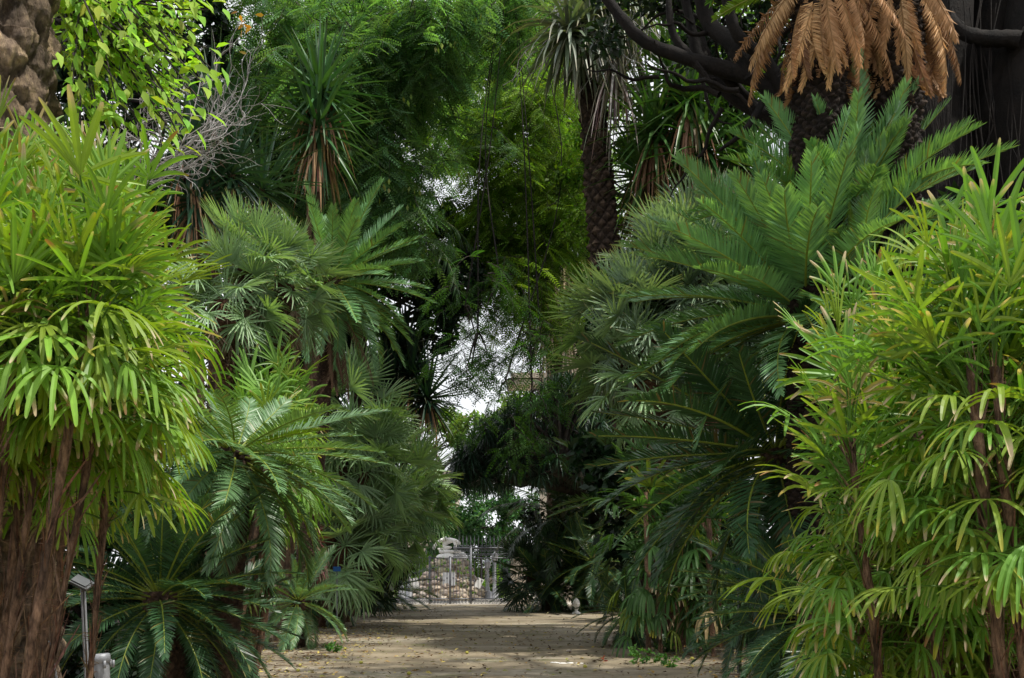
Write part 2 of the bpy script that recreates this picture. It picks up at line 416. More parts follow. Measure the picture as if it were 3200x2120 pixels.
def scaly_trunk(mb, pts, rad, rows=.09, m=9, amp=.03, nu=72, nv=None, col=(1, 1, 1), dark=.35, seed=0, flip=1, rug=0):
    """a palm trunk whose leaf bases stand out as overlapping scales"""
    C = curve(pts, 400); seg = np.linalg.norm(np.diff(C, axis=0), axis=1); s = np.concatenate([[0], np.cumsum(seg)])
    Ltot = s[-1]; nv = nv or int(Ltot / rows * 7)
    sv = np.linspace(0, Ltot, nv); P = np.stack([np.interp(sv, s, C[:, i]) for i in range(3)], 1)
    T = nrm(np.gradient(P, axis=0)); rad = np.interp(sv / Ltot, np.linspace(0, 1, len(rad)), rad)
    u = nrm(np.cross(T[0], (0, 1, 0.01)))
    th = np.arange(nu) / nu * 2 * math.pi
    V = np.zeros((nv, nu, 3)); CC = np.zeros((nv, nu, 3)); r = np.random.default_rng(seed)
    hv = r.random((int(Ltot / rows) + 3, m + 1))
    for k in range(nv):
        u = nrm(u - T[k] * np.dot(u, T[k])); v = np.cross(T[k], u)
        a = th / (2 * math.pi) * m; rowf = sv[k] / (rows * 1.5)
        # diamond lattice of two interleaved families of scales, each bulging at its upper lip
        jit = .12 * math.sin(rowf * 2.1 + seed)
        fa = (a + jit) % 1; fs = rowf % 1
        d1 = np.abs(fa - .5) + abs(fs - .5); fam = d1 < .5
        dd = np.where(fam, d1, 1 - d1) * 2; fv = np.where(fam, fs, (fs + .5) % 1)
        ui = np.where(fam, np.floor(a + jit), np.floor(a + jit + .5) + 3).astype(int) % m
        rj = int(rowf) % len(hv)
        h = (1 - dd ** 2.0).clip(0, 1) * (.35 + .9 * fv) * (.6 + .8 * hv[rj, ui])
        nz = np.array([mnoise.noise(Vector((math.cos(x) * 2.2, math.sin(x) * 2.2, sv[k] * 5 + seed))) for x in th])
        rr = rad[k] + amp * h + amp * .5 * nz
        if rug: rr = rr + rug * np.array([mnoise.fractal(Vector((math.cos(x) * 7, math.sin(x) * 7, sv[k] * 7 + seed)), 1.0, 2.0, 4) for x in th])
        V[k] = P[k] + (np.cos(th)[:, None] * u + np.sin(th)[:, None] * v) * rr[:, None]
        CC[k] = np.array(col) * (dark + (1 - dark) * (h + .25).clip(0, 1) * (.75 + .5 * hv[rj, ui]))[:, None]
    i = np.arange(nv - 1)[:, None] * nu; j = np.arange(nu)[None]
    Q = np.stack([i + j, i + (j + 1) % nu, i + nu + (j + 1) % nu, i + nu + j], -1).reshape(-1, 4)
    mb.add(V.reshape(-1, 3), Q, CC.reshape(-1, 3))

# ------------------------------------------------------------------ plant builders
def cycad(label, c, base, n=34, sc=1.0, key='green', el=(78, -30), tilt=None, group=None, trunk_r=.13, young=0, azr=None, jit=.12, merged=False, cat='cycad', trunk_pts=None, az0=None, extra=None):
    """c crown centre, base trunk foot (world)"""
    t = thing('cycad', label, cat, base, group)
    mb = MB(); c = np.array(c, float); b = np.array(base, float)
    pts = trunk_pts if trunk_pts is not None else [b - [0, 0, .05], (b + c) / 2 + [.03, 0, 0], c + [0, 0, .04]]
    scaly_trunk(mb, pts, [trunk_r, trunk_r, trunk_r * .9], rows=.07, m=11, amp=.028, nu=44, col=(.55, .45, .4))
    mb.build('trunk', M_BARK, t)
    crown(t, CY[key], c - b, n, el=el, sc=sc, tilt=tilt, azr=azr, jit=jit, az0=random.uniform(0, 6) if az0 is None else az0, young=CY['young'] if young else None, yn=young)
    return t

def fan_palm(label, crowns, base, sc=1.0, key='grey', n=34, el=(85, -35), group=None, trunk=True, tr=.1, tilt=None, dead=0):
    t = thing('fan_palm', label, 'fan palm', base, group); b = np.array(base, float)
    for c in crowns:
        c = np.array(c, float)
        if trunk:
            mb = MB(); scaly_trunk(mb, [b + (c - b) * [.15, .15, 0] - [0, 0, .05], (b + c) / 2, c], [tr, tr, tr * 1.1], rows=.06, m=9, amp=.025, nu=36, col=(.55, .42, .33))
            # brown fibre tufts below the crown
            k = 60; d = rdir(k, -.2); d[:, 2] = -abs(d[:, 2]) * .7 + .3
            blades(mb, c + d * [.06, .06, .02] - [0, 0, .05], d, np.tile([0, 0, 1.], (k, 1)), rng.uniform(.1, .26, k), .02, .8, vary((.5, .32, .22), k), fold=0)
            mb.build('trunk', M_FIBRE, t)
        crown(t, FANS[key], c - b, n, el=el, sc=sc, az0=random.uniform(0, 6), jit=.16, roll=.5, tilt=tilt, inner=.04)
        if dead: crown(t, DEADFAN, c - b, dead, el=(-40, -75), sc=sc * .9, az0=random.uniform(0, 6), name='dead_frond')
    return t
DEADFAN = variants(fan_leaf, M_DEAD, 'dead_fan', [dict(c=(.28, .21, .14), stiff=1.2, pbend=.3, cup=.1, n=20, L=.42, spread=120), dict(c=(.2, .14, .1), stiff=1.6, pbend=.5, cup=.2, n=18, L=.4, spread=90)])

def rosette(mb, c, n, L, w, col, el=(88, -50), droop=.35, fold=.35, tipc=None, tf=.04, up=(0, 0, 1), r0=.06, hgt=.25, prof=(.7, 1, .85, .45, .04)):
    t = (np.arange(n) + .5) / n; az = np.arange(n) * GA
    e = np.radians(el[0] + (el[1] - el[0]) * t) + rng.normal(0, .1, n)
    d = np.stack([np.cos(e) * np.cos(az), np.cos(e) * np.sin(az), np.sin(e)], 1)
    o = np.array(c) + np.stack([np.cos(az) * r0, np.sin(az) * r0, (.5 - t) * hgt], 1)
    upv = nrm(np.stack([-np.sin(e) * np.cos(az), -np.sin(e) * np.sin(az), np.cos(e)], 1) + rng.normal(0, .1, (n, 3)))
    cc = vary(col, n, .2, .08)
    blades(mb, o, d, upv, L * rng.uniform(.75, 1.1, n), w, droop * (1 + .5 * rng.normal(size=n)), cc, cc if tipc is None else tipc, tf, prof=prof, fold=fold)

def dead_skirt(mb, c, n, L, w, col, r0=.12, spread=.35, hgt=.4):
    az = rng.uniform(0, 6.283, n); e = np.radians(rng.uniform(-88, -50, n))
    d = np.stack([np.cos(e) * np.cos(az) * (1 + spread), np.cos(e) * np.sin(az) * (1 + spread), np.sin(e)], 1)
    o = np.array(c) + np.stack([np.cos(az) * r0, np.sin(az) * r0, -rng.uniform(0, hgt, n)], 1)
    blades(mb, o, d, np.stack([np.cos(az), np.sin(az), .2 + 0 * az], 1), L * rng.uniform(.6, 1.1, n), w, .9, vary(col, n, .3, .1), prof=(.8, 1, .7, .5, .1), fold=.3)

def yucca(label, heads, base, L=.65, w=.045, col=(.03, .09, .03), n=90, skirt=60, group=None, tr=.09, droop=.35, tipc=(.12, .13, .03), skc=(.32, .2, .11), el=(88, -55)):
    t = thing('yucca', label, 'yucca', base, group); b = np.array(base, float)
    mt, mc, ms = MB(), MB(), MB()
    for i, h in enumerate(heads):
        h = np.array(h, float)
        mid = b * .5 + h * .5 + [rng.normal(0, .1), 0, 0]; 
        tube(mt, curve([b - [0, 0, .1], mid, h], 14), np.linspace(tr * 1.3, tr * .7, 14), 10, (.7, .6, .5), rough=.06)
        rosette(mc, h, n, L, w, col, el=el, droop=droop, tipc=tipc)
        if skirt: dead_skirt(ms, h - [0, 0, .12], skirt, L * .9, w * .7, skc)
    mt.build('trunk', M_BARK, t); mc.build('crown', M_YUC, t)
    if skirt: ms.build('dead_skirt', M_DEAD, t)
    return t

def rhapis(name, label, stems, nleaf, loc, group=None, blade=.28, pet=.34, yellow=.3, dry=.35, c=(.075, .2, .02), bw=.03, azc=None, wspread=math.pi, cane_r=.022, droop=1.1, zdist=1.0, azpow=1.0):
    """a clump of lady palm: canes wrapped in fibre with fans of blunt fingers. stems: (foot xyz, top xyz, z of lowest leaf)"""
    t = thing(name, label, 'lady palm', loc, group)
    fo = MB(); N = nleaf
    S = len(stems)
    o_, d_, u_, L_, W_, dr_, c0_, c1_, tf_ = [], [], [], [], [], [], [], [], []
    for i in range(N):
        a, b, z0 = stems[i % S]
        a = np.array(a, float); b = np.array(b, float)
        tt = rng.random() ** zdist
        z = b[2] - (b[2] - z0) * (1 - tt) + .05
        k = (z - a[2]) / (b[2] - a[2]); p0 = a + (b - a) * k
        rel = 1 - (b[2] + .05 - z) / max(.2, b[2] - z0)
        az = (azc if azc is not None else 0) + (rng.uniform(-1, 1) * wspread)
        el = R(25 + 55 * max(0, rel) ** 1.5 + rng.normal(0, 12))
        pd = np.array([math.cos(az) * math.cos(el), math.sin(az) * math.cos(el), math.sin(el)])
        pl = pet * rng.uniform(.45, 1.2)
        P = [p0]; dd = pd.copy()
        for s in range(4):
            dd = nrm(dd + np.array([0, 0, -.1])); P.append(P[-1] + dd * pl / 4)
        tube(fo, P, [.004, .0035, .003, .003, .003], 4, (.1, .2, .03))
        hub = P[-1]
        nb = rng.integers(5, 10); sp = R(rng.uniform(110, 175))
        # fan frame
        ax = nrm(dd + np.array([0, 0, (rng.uniform(-.35, .2) + .25 * rel) if rel > .55 else rng.uniform(-1.0, .0)]))
        hz = nrm(np.cross([0, 0, 1], ax) + rng.normal(0, .18, 3)); nn = nrm(np.cross(ax, hz))
        if nn[2] < 0: nn = -nn
        an = np.linspace(-sp / 2, sp / 2, nb) + rng.normal(0, .05, nb)
        d = ax * np.cos(an)[:, None] + hz * np.sin(an)[:, None] + nn * .12
        sizef = rng.uniform(.75, 1.15)
        LL = blade * sizef * (1 - .22 * (np.abs(an) / (sp / 2)) ** 2) * rng.uniform(.9, 1.08, nb)
        yl = rng.random() < yellow
        lc = np.array(c) * rng.uniform(.75, 1.3)
        if yl: lc = lc * (1 - .45) + np.array([.3, .34, .03]) * .45
        if rng.random() < .012: lc = np.array([.42, .32, .16])
        o_.append(np.tile(hub, (nb, 1))); d_.append(d); u_.append(np.tile(nn, (nb, 1))); L_.append(LL)
        W_.append(bw * rng.uniform(.65, 1.2, nb) * sizef); dr_.append(droop * (rng.uniform(.15, 1.0) if rel > .6 else rng.uniform(.6, 2.1)) * rng.uniform(.85, 1.15, nb))
        c0_.append(lc * rng.uniform(.88, 1.12, (nb, 1))); 
        kind = rng.random(nb)
        c1_.append(np.where((kind < .6)[:, None], [[.58, .46, .3]], np.where((kind < .85)[:, None], [[.38, .36, .05]], [[.3, .17, .07]])))
        base = rng.random() < dry
        tf_.append(np.where(rng.random(nb) < (.8 if base else .12), rng.uniform(.06, .3 if base else .1, nb), 0.03))
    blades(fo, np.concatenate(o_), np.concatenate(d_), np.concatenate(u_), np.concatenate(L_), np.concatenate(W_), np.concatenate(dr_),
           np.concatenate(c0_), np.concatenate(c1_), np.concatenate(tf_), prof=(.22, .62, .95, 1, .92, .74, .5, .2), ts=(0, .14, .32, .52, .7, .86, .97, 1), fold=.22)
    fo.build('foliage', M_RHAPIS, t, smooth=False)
    for a, b, z0 in stems:
        mb = MB(); a = np.array(a, float); b = np.array(b, float)
        mid = (a + b) / 2 + [rng.normal(0, .03), rng.normal(0, .03), 0]
        C = curve([a, mid, b], 26); rr = cane_r * rng.uniform(.75, 1.2)
        tube(mb, C, rr * rng.uniform(.72, 1.3, 26), 9, np.clip(rng.uniform(.35, 1.4, (26, 1)) * [1, .95, .9], 0, 2), rough=.1)
        n = 300                                        # fibre wisps
        k = rng.integers(0, 25, n); az = rng.uniform(0, 6.283, n)
        rd = np.stack([np.cos(az), np.sin(az), rng.uniform(-.1, 1.2, n)], 1)
        blades(mb, C[k] + rd * [rr, rr, 0] + [0, 0, 1] * rng.uniform(0, .05, (n, 1)), rd + [0, 0, .5], np.stack([-np.sin(az), np.cos(az), 0 * az], 1) + .01, rng.uniform(.02, .075, n), .0028, 1.2, vary((1.1, .95, .75), n, .3) , prof=(1, .8, .2))
        if rr < .028 and cane_r < .025:              # peeling leaf sheaths wrapped up the cane
            n = 150; k = rng.integers(0, 25, n); az = rng.uniform(0, 6.283, n); rd = np.stack([np.cos(az), np.sin(az), 0 * az], 1)
            ax = nrm(C[np.minimum(k + 1, 25)] - C[k]) ; tw = rng.normal(0, .35, n)[:, None] * np.cross(rd, ax)
            blades(mb, C[k] + rd * rr * rng.uniform(.9, 1.12, (n, 1)) + ax * rng.uniform(0, .08, (n, 1)), ax + tw * .7 + rd * rng.uniform(-.03, .05, (n, 1)), rd, rng.uniform(.05, .2, n), rng.uniform(.003, .009, n), .0, vary((1.25, 1.0, .78), n, .6), prof=(.7, 1, .8, .3), fold=0)
        mb.build('cane', M_FIBRE, t)
    return t

def leafy(mb, c, r, n, size, col, tv=LEAF_S, tq=LEAF_SQ, clumps=40, cr=.22, flat=.5, gap=0.0, up=.6, shell=.5, colv=.3, down=0.0):
    """leaf clumps spread through an ellipsoid"""
    c = np.array(c, float); r = np.broadcast_to(r, (3,)).astype(float)
    d = rdir(clumps); rad = rng.random(clumps) ** (1 / 3) * (1 - shell) + shell * rng.uniform(.75, 1.05, clumps)
    cc = c + d * rad[:, None] * r
    k = rng.integers(0, clumps, n)
    lc = rng.uniform(.6, 1.35, clumps)
    pos = cc[k] + rdir(n) * (rng.random(n) ** .5)[:, None] * (r * cr)[None] * rng.uniform(.6, 1.3, clumps)[k][:, None]
    X = rdir(n, -.2 - down); Nn = nrm(rng.normal(size=(n, 3)) * [flat, flat, flat] + [0, 0, up])
    colr = vary(col, n, colv, .1) * lc[k][:, None]
    scatter(mb, tv, tq, pos, X, Nn, size * rng.uniform(.6, 1.25, n), colr)
    return cc

def limbs(mb, root, ends, r0, r1=.01, col=(1, 1, 1), sag=.0, n=7, m=10, wob=.1):
    root = np.array(root, float)
    for e in ends:
        e = np.array(e, float); L = np.linalg.norm(e - root)
        mid = (root + e) / 2 + rng.normal(0, wob * L, 3) * [1, 1, .5] + [0, 0, sag * L]
        tube(mb, curve([root, mid, e], m), np.linspace(r0, r1, m), n, col, rough=.04)

def tree(name, label, cat, base, top, crowns, leaf, col, size, nleaf, tr=.15, group=None, mat=None, bark=None, clumps=40, tv=LEAF_S, tq=LEAF_SQ, cr=.22, flat=.5, shell=.5, up=.6, nl=12, **kw):
    t = thing(name, label, cat, base, group); b = np.array(base, float); tp = np.array(top, float)
    w = MB(); tube(w, curve([b - [0, 0, .2], (b + tp) / 2 + rng.normal(0, .15, 3) * [1, 1, 0], tp], 14), np.linspace(tr, tr * .6, 14), 10, (.8, .8, .8), rough=.05)
    f = MB(); tot = sum(np.prod(np.broadcast_to(r, (3,))) for _, r in crowns)
    for c, r in crowns:
        k = int(nleaf * np.prod(np.broadcast_to(r, (3,))) / tot)
        cc = leafy(f, c, r, k, size, col, tv, tq, clumps=max(8, int(clumps * k / nleaf)), cr=cr, flat=flat, shell=shell, up=up, **kw)
        sel = cc[rng.permutation(len(cc))[:nl]]
        c = np.array(c, float)
        limbs(w, tp, [c * .6 + tp * .4], tr * .5, tr * .3)
        limbs(w, c * .6 + tp * .4, sel, tr * .28, tr * .05, n=5)
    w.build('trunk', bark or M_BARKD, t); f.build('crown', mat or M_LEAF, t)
    return t
def ground_at(px, D): return np.array([gx(px, D), D, 0.])
def tiltm(deg, az):
    return (Matrix.Rotation(az, 4, 'Z') @ Matrix.Rotation(R(deg), 4, 'Y') @ Matrix.Rotation(-az, 4, 'Z'))
# ================================================================== THE FOREGROUND
# scarred palm trunk, top left
t = thing('palm_tree', 'thick sunlit palm trunk with rough broken leaf scars behind the bright left thicket', 'palm tree', ground_at(-16, 5.2))
mb = MB(); b = np.array(t.location)
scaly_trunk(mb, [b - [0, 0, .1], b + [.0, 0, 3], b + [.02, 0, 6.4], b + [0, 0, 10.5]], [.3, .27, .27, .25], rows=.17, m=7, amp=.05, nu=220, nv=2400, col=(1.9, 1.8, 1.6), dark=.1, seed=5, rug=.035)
mb.build('trunk', M_SCAR, t)
crown(t, CY['green'], [0, 0, 10.6], 26, el=(80, -10), sc=2.0)

def stems_at(n, x0, x1, y0, y1, lean, h0, h1, z0, z1, ly=0):
    out = []
    for i in range(n):
        x = rng.uniform(x0, x1); y = rng.uniform(y0, y1); h = rng.uniform(h0, h1)
        out.append(((x, y, 0), (x + lean * h / 3 + rng.normal(0, .05), y + ly + rng.normal(0, .05), h), rng.uniform(z0, z1)))
    return out
# left thicket: bare canes in front, leafy ones round them (px at the photo's bottom edge)
def stems_px(n, pa, pb, Da, Db, lean, h0, h1, z0, z1, hs=0):
    out = []
    for i in range(n):
        D = rng.uniform(Da, Db); zb = H - 112 * D / F; x0 = gx(pa + (pb - pa) * (i + rng.uniform(.2, .8)) / n, D) - lean * zb / 3
        h = rng.uniform(h0, h1) + hs * (D - Da)
        out.append(((x0, D, 0), (x0 + lean * h / 3 + rng.normal(0, .04), D + rng.normal(0, .05), h), rng.uniform(z0, z1)))
    return out
st = stems_px(5, -55, 52, 3.3, 3.9, .42, 2.25, 2.65, 1.95, 2.15) + stems_px(5, -170, -40, 3.5, 4.2, .3, 2.4, 2.8, 1.8, 2.1) + stems_px(13, -80, 96, 4.1, 5.4, .3, 2.4, 2.9, 1.7, 1.95, .2)
rhapis('lady_palm', 'tall sunlit yellow-green clump of bamboo-like palm with shaggy brown canes at the left edge', st, 1600, (-1.7, 3.6, 0), yellow=.5, dry=.45, c=(.2, .38, .05), azc=-.2, wspread=2.9, cane_r=.0125, blade=.23, pet=.28, zdist=1.0, bw=.0195, droop=.75)
st = stems_px(9, 990, 1110, 3.3, 3.9, -.4, 2.1, 2.5, 1.4, 1.75) + stems_px(26, 855, 1070, 4.3, 6.0, -.2, 2.0, 2.5, .6, 1.3, .2) + stems_px(5, 1060, 1200, 3.6, 5, -.2, 2.3, 2.6, 1.2, 1.6)
rhapis('lady_palm', 'tall clump of bamboo-like palm with arching green fingers filling the right edge', st, 1850, (1.9, 4.2, 0), yellow=.42, dry=.5, c=(.14, .29, .045), azc=math.pi + .2, cane_r=.016, wspread=2.7, blade=.23, pet=.32, zdist=1.0, bw=.019, droop=.8)

# mid distance clumps of the same palm
st = stems_at(14, gx(190, 13), gx(262, 13), 12.2, 14, .45, 2.9, 3.65, 1.9, 2.6)
rhapis('lady_palm', 'sunlit bamboo-like palm clump above the arching cycad on the left of the path', st, 300, ground_at(250, 14), yellow=.25, dry=.25, blade=.4, pet=.4, bw=.038, c=(.17, .33, .06), azc=-1.2, wspread=2.6, cane_r=.03)
st = stems_at(9, gx(180, 13), gx(235, 13), 12.5, 14, .25, 1.7, 2.5, .8, 1.6)
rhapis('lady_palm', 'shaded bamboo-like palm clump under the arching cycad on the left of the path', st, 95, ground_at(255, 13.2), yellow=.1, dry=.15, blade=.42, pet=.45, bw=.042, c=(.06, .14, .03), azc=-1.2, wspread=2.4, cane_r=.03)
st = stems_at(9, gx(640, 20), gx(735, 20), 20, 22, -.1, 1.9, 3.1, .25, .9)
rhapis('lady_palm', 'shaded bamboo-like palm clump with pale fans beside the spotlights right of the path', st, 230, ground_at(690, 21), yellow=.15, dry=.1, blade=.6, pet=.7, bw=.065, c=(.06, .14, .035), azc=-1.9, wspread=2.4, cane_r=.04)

# ================================================================== CYCADS
cycad('cycad with long plumes arching out to the right below the left bamboo-like palms', at(236, 452, 10), ground_at(210, 10.2), n=70, sc=1.0, key='blue', el=(40, -34), tilt=tiltm(18, -.1), young=3)
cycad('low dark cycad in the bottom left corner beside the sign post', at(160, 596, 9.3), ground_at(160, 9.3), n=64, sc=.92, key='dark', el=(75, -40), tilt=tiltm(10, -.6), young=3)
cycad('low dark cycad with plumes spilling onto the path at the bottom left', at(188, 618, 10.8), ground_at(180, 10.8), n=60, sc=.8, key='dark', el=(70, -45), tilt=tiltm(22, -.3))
cycad('small dark cycad crouching at the path edge beyond the left cane clump', at(298, 600, 22), ground_at(298, 22.5), n=36, sc=.95, key='blue', el=(65, -50), tilt=tiltm(18, -.5))
t = cycad('tall cycad with an umbrella of down-curved plumes and a dead brown skirt left of centre', at(332, 280, 22), ground_at(296, 22.6), n=64, sc=1.5, key='stiff', el=(64, -46), tilt=tiltm(8, -.8), trunk_r=.17)
crown(t, DEADG, at(330, 300, 22) - np.array(t.location), 16, el=(-55, -80), sc=1.35, name='dead_frond')
# the great cycad on the right: several crowns on one foot
t = thing('cycad', 'huge many-headed cycad with glossy plumes sweeping left above the path on the right', 'cycad', ground_at(960, 10.4)); b = np.array(t.location)
heads = [(at(848, 238, 9.1), 60, .96, (88, 14), tiltm(3, 0), 'stiff', 8, None),
         (at(806, 312, 9.0), 96, 1.12, (82, -14), tiltm(14, math.pi), 'stiff', 10, None),
         (at(862, 285, 8.5), 18, .66, (86, 30), tiltm(6, 2.5), 'blue', 4, None)]
for c, n, sc, el, tl, key, yn, ar in heads:
    mb = MB(); scaly_trunk(mb, [b - [0, 0, .1], (b + c) / 2 + [.2, .2, -.6], c + [0, 0, .05]], [.16, .15, .15], rows=.08, m=11, amp=.03, nu=48, col=(.28, .24, .22)); mb.build('trunk', M_BARK, t)
    crown(t, CY[key], c - b, n, el=el, sc=sc, tilt=tl, az0=random.uniform(0, 6), young=CY['young'], yn=yn, azr=ar)
cycad('dark cycad with long drooping plumes and browned leaflets under the huge right cycad', at(775, 452, 9.6), ground_at(830, 9.8), n=60, sc=1.32, key='blotch', el=(52, -40), tilt=tiltm(24, math.pi))
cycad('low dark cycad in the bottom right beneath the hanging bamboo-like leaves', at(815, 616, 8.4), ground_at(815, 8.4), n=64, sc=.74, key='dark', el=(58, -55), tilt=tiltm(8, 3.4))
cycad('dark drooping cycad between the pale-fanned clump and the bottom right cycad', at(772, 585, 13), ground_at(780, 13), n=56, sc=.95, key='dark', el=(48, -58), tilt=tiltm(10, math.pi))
cycad('blue-green cycad leaning left over the path behind the shaded right clump', at(650, 500, 24.5), ground_at(665, 24.5), n=40, sc=1.8, key='blue', el=(65, -50), tilt=tiltm(20, 3.3))
cycad('small cycad hugging the ground at the right path edge', at(628, 612, 22.5), ground_at(630, 22.5), n=34, sc=.85, key='dark', el=(60, -50), tilt=tiltm(10, 3.4))

# two tall cycads behind with the dead skirt
t = thing('cycad', 'tall twin-trunked cycad with a hanging skirt of dead copper-brown plumes at the top right', 'cycad', ground_at(862, 8.8)); b = np.array(t.location)
for px, foot, r, D in ((824, 815, .2, 8.8), (896, 888, .2, 9.0)):
    c = at(px, -46, D); mb = MB()
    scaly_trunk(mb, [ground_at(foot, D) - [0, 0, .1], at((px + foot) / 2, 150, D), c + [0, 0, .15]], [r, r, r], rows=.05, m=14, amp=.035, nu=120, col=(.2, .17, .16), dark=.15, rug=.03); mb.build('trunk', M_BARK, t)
    crown(t, DEADF, c - b, 90, el=(-52, -88), sc=.7, name='dead_frond', az0=px, inner=.16, jit=.16, roll=.45)
    crown(t, CY['green'], c - b + [0, 0, .2], 26, el=(82, 35), sc=1.2, az0=px)
place(CY['young'][2], t, at(862, -40, 8.4) - b, 3.1, R(-14), .6, 1.02)

# ================================================================== FAN PALMS
fan_palm('grey-green fan palm with a shaggy brown neck rising behind the left bamboo-like thicket', [at(248, 268, 13.6), at(285, 285, 13.9), at(225, 300, 13.2)], ground_at(235, 13.8), n=30, sc=1.0, key='pale', dead=7)
fan_palm('broad pale fan palm cluster spilling over the left path edge in mid distance', [at(350, 420, 28), at(366, 470, 28), at(330, 478, 30), at(388, 520, 30), at(345, 545, 28), at(405, 490, 31)], ground_at(318, 30), n=34, sc=2.15, key='pale', tilt=tiltm(14, -.2))
fan_palm('dense blue-grey fan palm filling the space left of the huge right cycad', [at(680, 282, 22), at(706, 258, 22.5), at(645, 330, 21.5), at(705, 300, 22)], ground_at(716, 22.6), n=36, sc=2.0, key='grey', tilt=tiltm(10, math.pi), tr=.15)
fan_palm('pale fan palm with a rough brown trunk leaning out below the scaly palm trunk', [at(618, 335, 22.5), at(640, 380, 21.5)], ground_at(690, 22.8), n=26, sc=1.9, key='pale', tilt=tiltm(18, math.pi), tr=.24)
fan_palm('small dark fan palm at the far right end of the path', [at(528, 575, 40), at(545, 555, 41)], ground_at(552, 41), n=30, sc=1.8, key='dark')
fan_palm('small dark fan palm low on the far left end of the path', [at(378, 560, 36), at(362, 575, 36)], ground_at(345, 36.5), n=30, sc=1.8, key='dark')
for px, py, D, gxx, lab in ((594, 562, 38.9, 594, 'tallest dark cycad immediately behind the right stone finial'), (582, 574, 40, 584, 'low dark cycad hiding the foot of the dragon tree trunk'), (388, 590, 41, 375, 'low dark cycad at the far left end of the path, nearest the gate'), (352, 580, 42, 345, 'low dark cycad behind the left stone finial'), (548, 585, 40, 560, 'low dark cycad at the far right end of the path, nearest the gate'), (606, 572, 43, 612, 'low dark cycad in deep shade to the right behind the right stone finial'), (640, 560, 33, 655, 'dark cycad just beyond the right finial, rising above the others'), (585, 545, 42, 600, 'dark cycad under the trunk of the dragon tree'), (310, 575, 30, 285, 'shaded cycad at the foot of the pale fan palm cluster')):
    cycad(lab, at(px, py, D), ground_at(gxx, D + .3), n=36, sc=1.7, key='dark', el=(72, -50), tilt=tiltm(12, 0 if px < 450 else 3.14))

# feather palms in the distance
FE = variants(pinnate_frond, M_CYCAD, 'feather_frond', [dict(L=3.0, n=52, ll=.62, lw=.035, bend=b_, c=(.03, .075, .02), v=.1, ldroop=l_, pet=.18, a0=70, a1=30, rc=(.12, .13, .03), rr=.018, seg=(.6, 1, .8, .3, .05)) for b_, l_ in ((.9, .7), (1.3, 1.0), (1.7, 1.3), (1.1, .9))])
def feather_palm(label, c, base, n, sc=1.0, el=(70, -30), tr=.16, tilt=None, scale_rows=.12, tcol=(.5, .42, .36)):
    t = thing('feather_palm', label, 'palm tree', base); b = np.array(base, float); c = np.array(c, float); mb = MB()
    scaly_trunk(mb, [b - [0, 0, .1], (b + c) / 2, c + [0, 0, .1]], [tr * 1.1, tr, tr], rows=scale_rows, m=8, amp=.03, nu=40, col=tcol); mb.build('trunk', M_BARK, t)
    crown(t, FE, c - b, n, el=el, sc=sc, tilt=tilt, az0=1.2, jit=.1)
    return t
feather_palm('slender palm with long feathery fronds hanging over the middle from the left', at(372, 205, 32), ground_at(338, 32), 20, sc=1.35, el=(65, -25), tilt=tiltm(8, 0))
feather_palm('young palm whose feathery fronds hang in front of the left part of the gate', at(392, 510, 40), ground_at(372, 40), 24, sc=.85, el=(75, -30), tilt=tiltm(12, 0), tr=.2)
feather_palm('dark feathery palm low on the right with fronds arching over the gate', at(562, 520, 41), ground_at(618, 43), 34, sc=1.05, el=(80, -40), tr=.25)
feather_palm('dark feathery palm at the right path edge beyond the shaded clump', at(608, 515, 41), ground_at(640, 41), 28, sc=.85, el=(75, -40), tr=.22)

# tall scaly palm with drooping straps
t = thing('palm_tree', 'tall palm with a black scaly trunk and drooping grey-green straps at the top centre', 'palm tree', ground_at(664, 26)); b = np.array(t.location); mb = MB()
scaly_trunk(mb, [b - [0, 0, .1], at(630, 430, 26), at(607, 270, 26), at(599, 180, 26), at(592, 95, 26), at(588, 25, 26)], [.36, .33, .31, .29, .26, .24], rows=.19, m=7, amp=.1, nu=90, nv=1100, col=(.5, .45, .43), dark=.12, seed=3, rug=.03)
mb.build('trunk', M_BARK, t)
mb = MB()
for p, n in (((586, 26, 25.2), 120), ((568, 34, 25), 80), ((614, 6, 25.3), 90)):
    rosette(mb, at(*p), n, 1.65, .1, (.15, .185, .13), el=(60, -60), droop=1.0, tipc=(.3, .25, .17), tf=.1)
mb.build('crown', M_YUC, t)
mb = MB(); dead_skirt(mb, at(600, 2, 25.8), 150, 1.35, .05, (.36, .27, .2), r0=.35, hgt=.7)
dead_skirt(mb, at(617, 50, 25.4), 40, 2.0, .07, (.45, .38, .33), r0=.08, spread=.05, hgt=.7)
mb.build('dead_skirt', M_DEAD, t)
mb = MB()
for i in range(46):
    p = at(rng.uniform(555, 660), rng.uniform(-40, 10), 25.2 + rng.uniform(-.4, .4)); P = [p]; d = np.array([rng.normal(0, .3), rng.normal(0, .2), -1])
    for k in range(9): d = nrm(d + rng.normal(0, .22, 3) * [1, .5, .2]); P.append(P[-1] + d * .24)
    tube(mb, P, np.linspace(.016, .007, 10), 4, (1, 1, 1))
    for k in (3, 5, 6, 7):
        q = P[k] + rng.normal(0, .16, 3) + [0, 0, -.25]; tube(mb, [P[k], (P[k] + q) / 2 + rng.normal(0, .02, 3), q], [.009, .007, .005], 3)
mb.build('flower_stalk', M_BARKG, t)

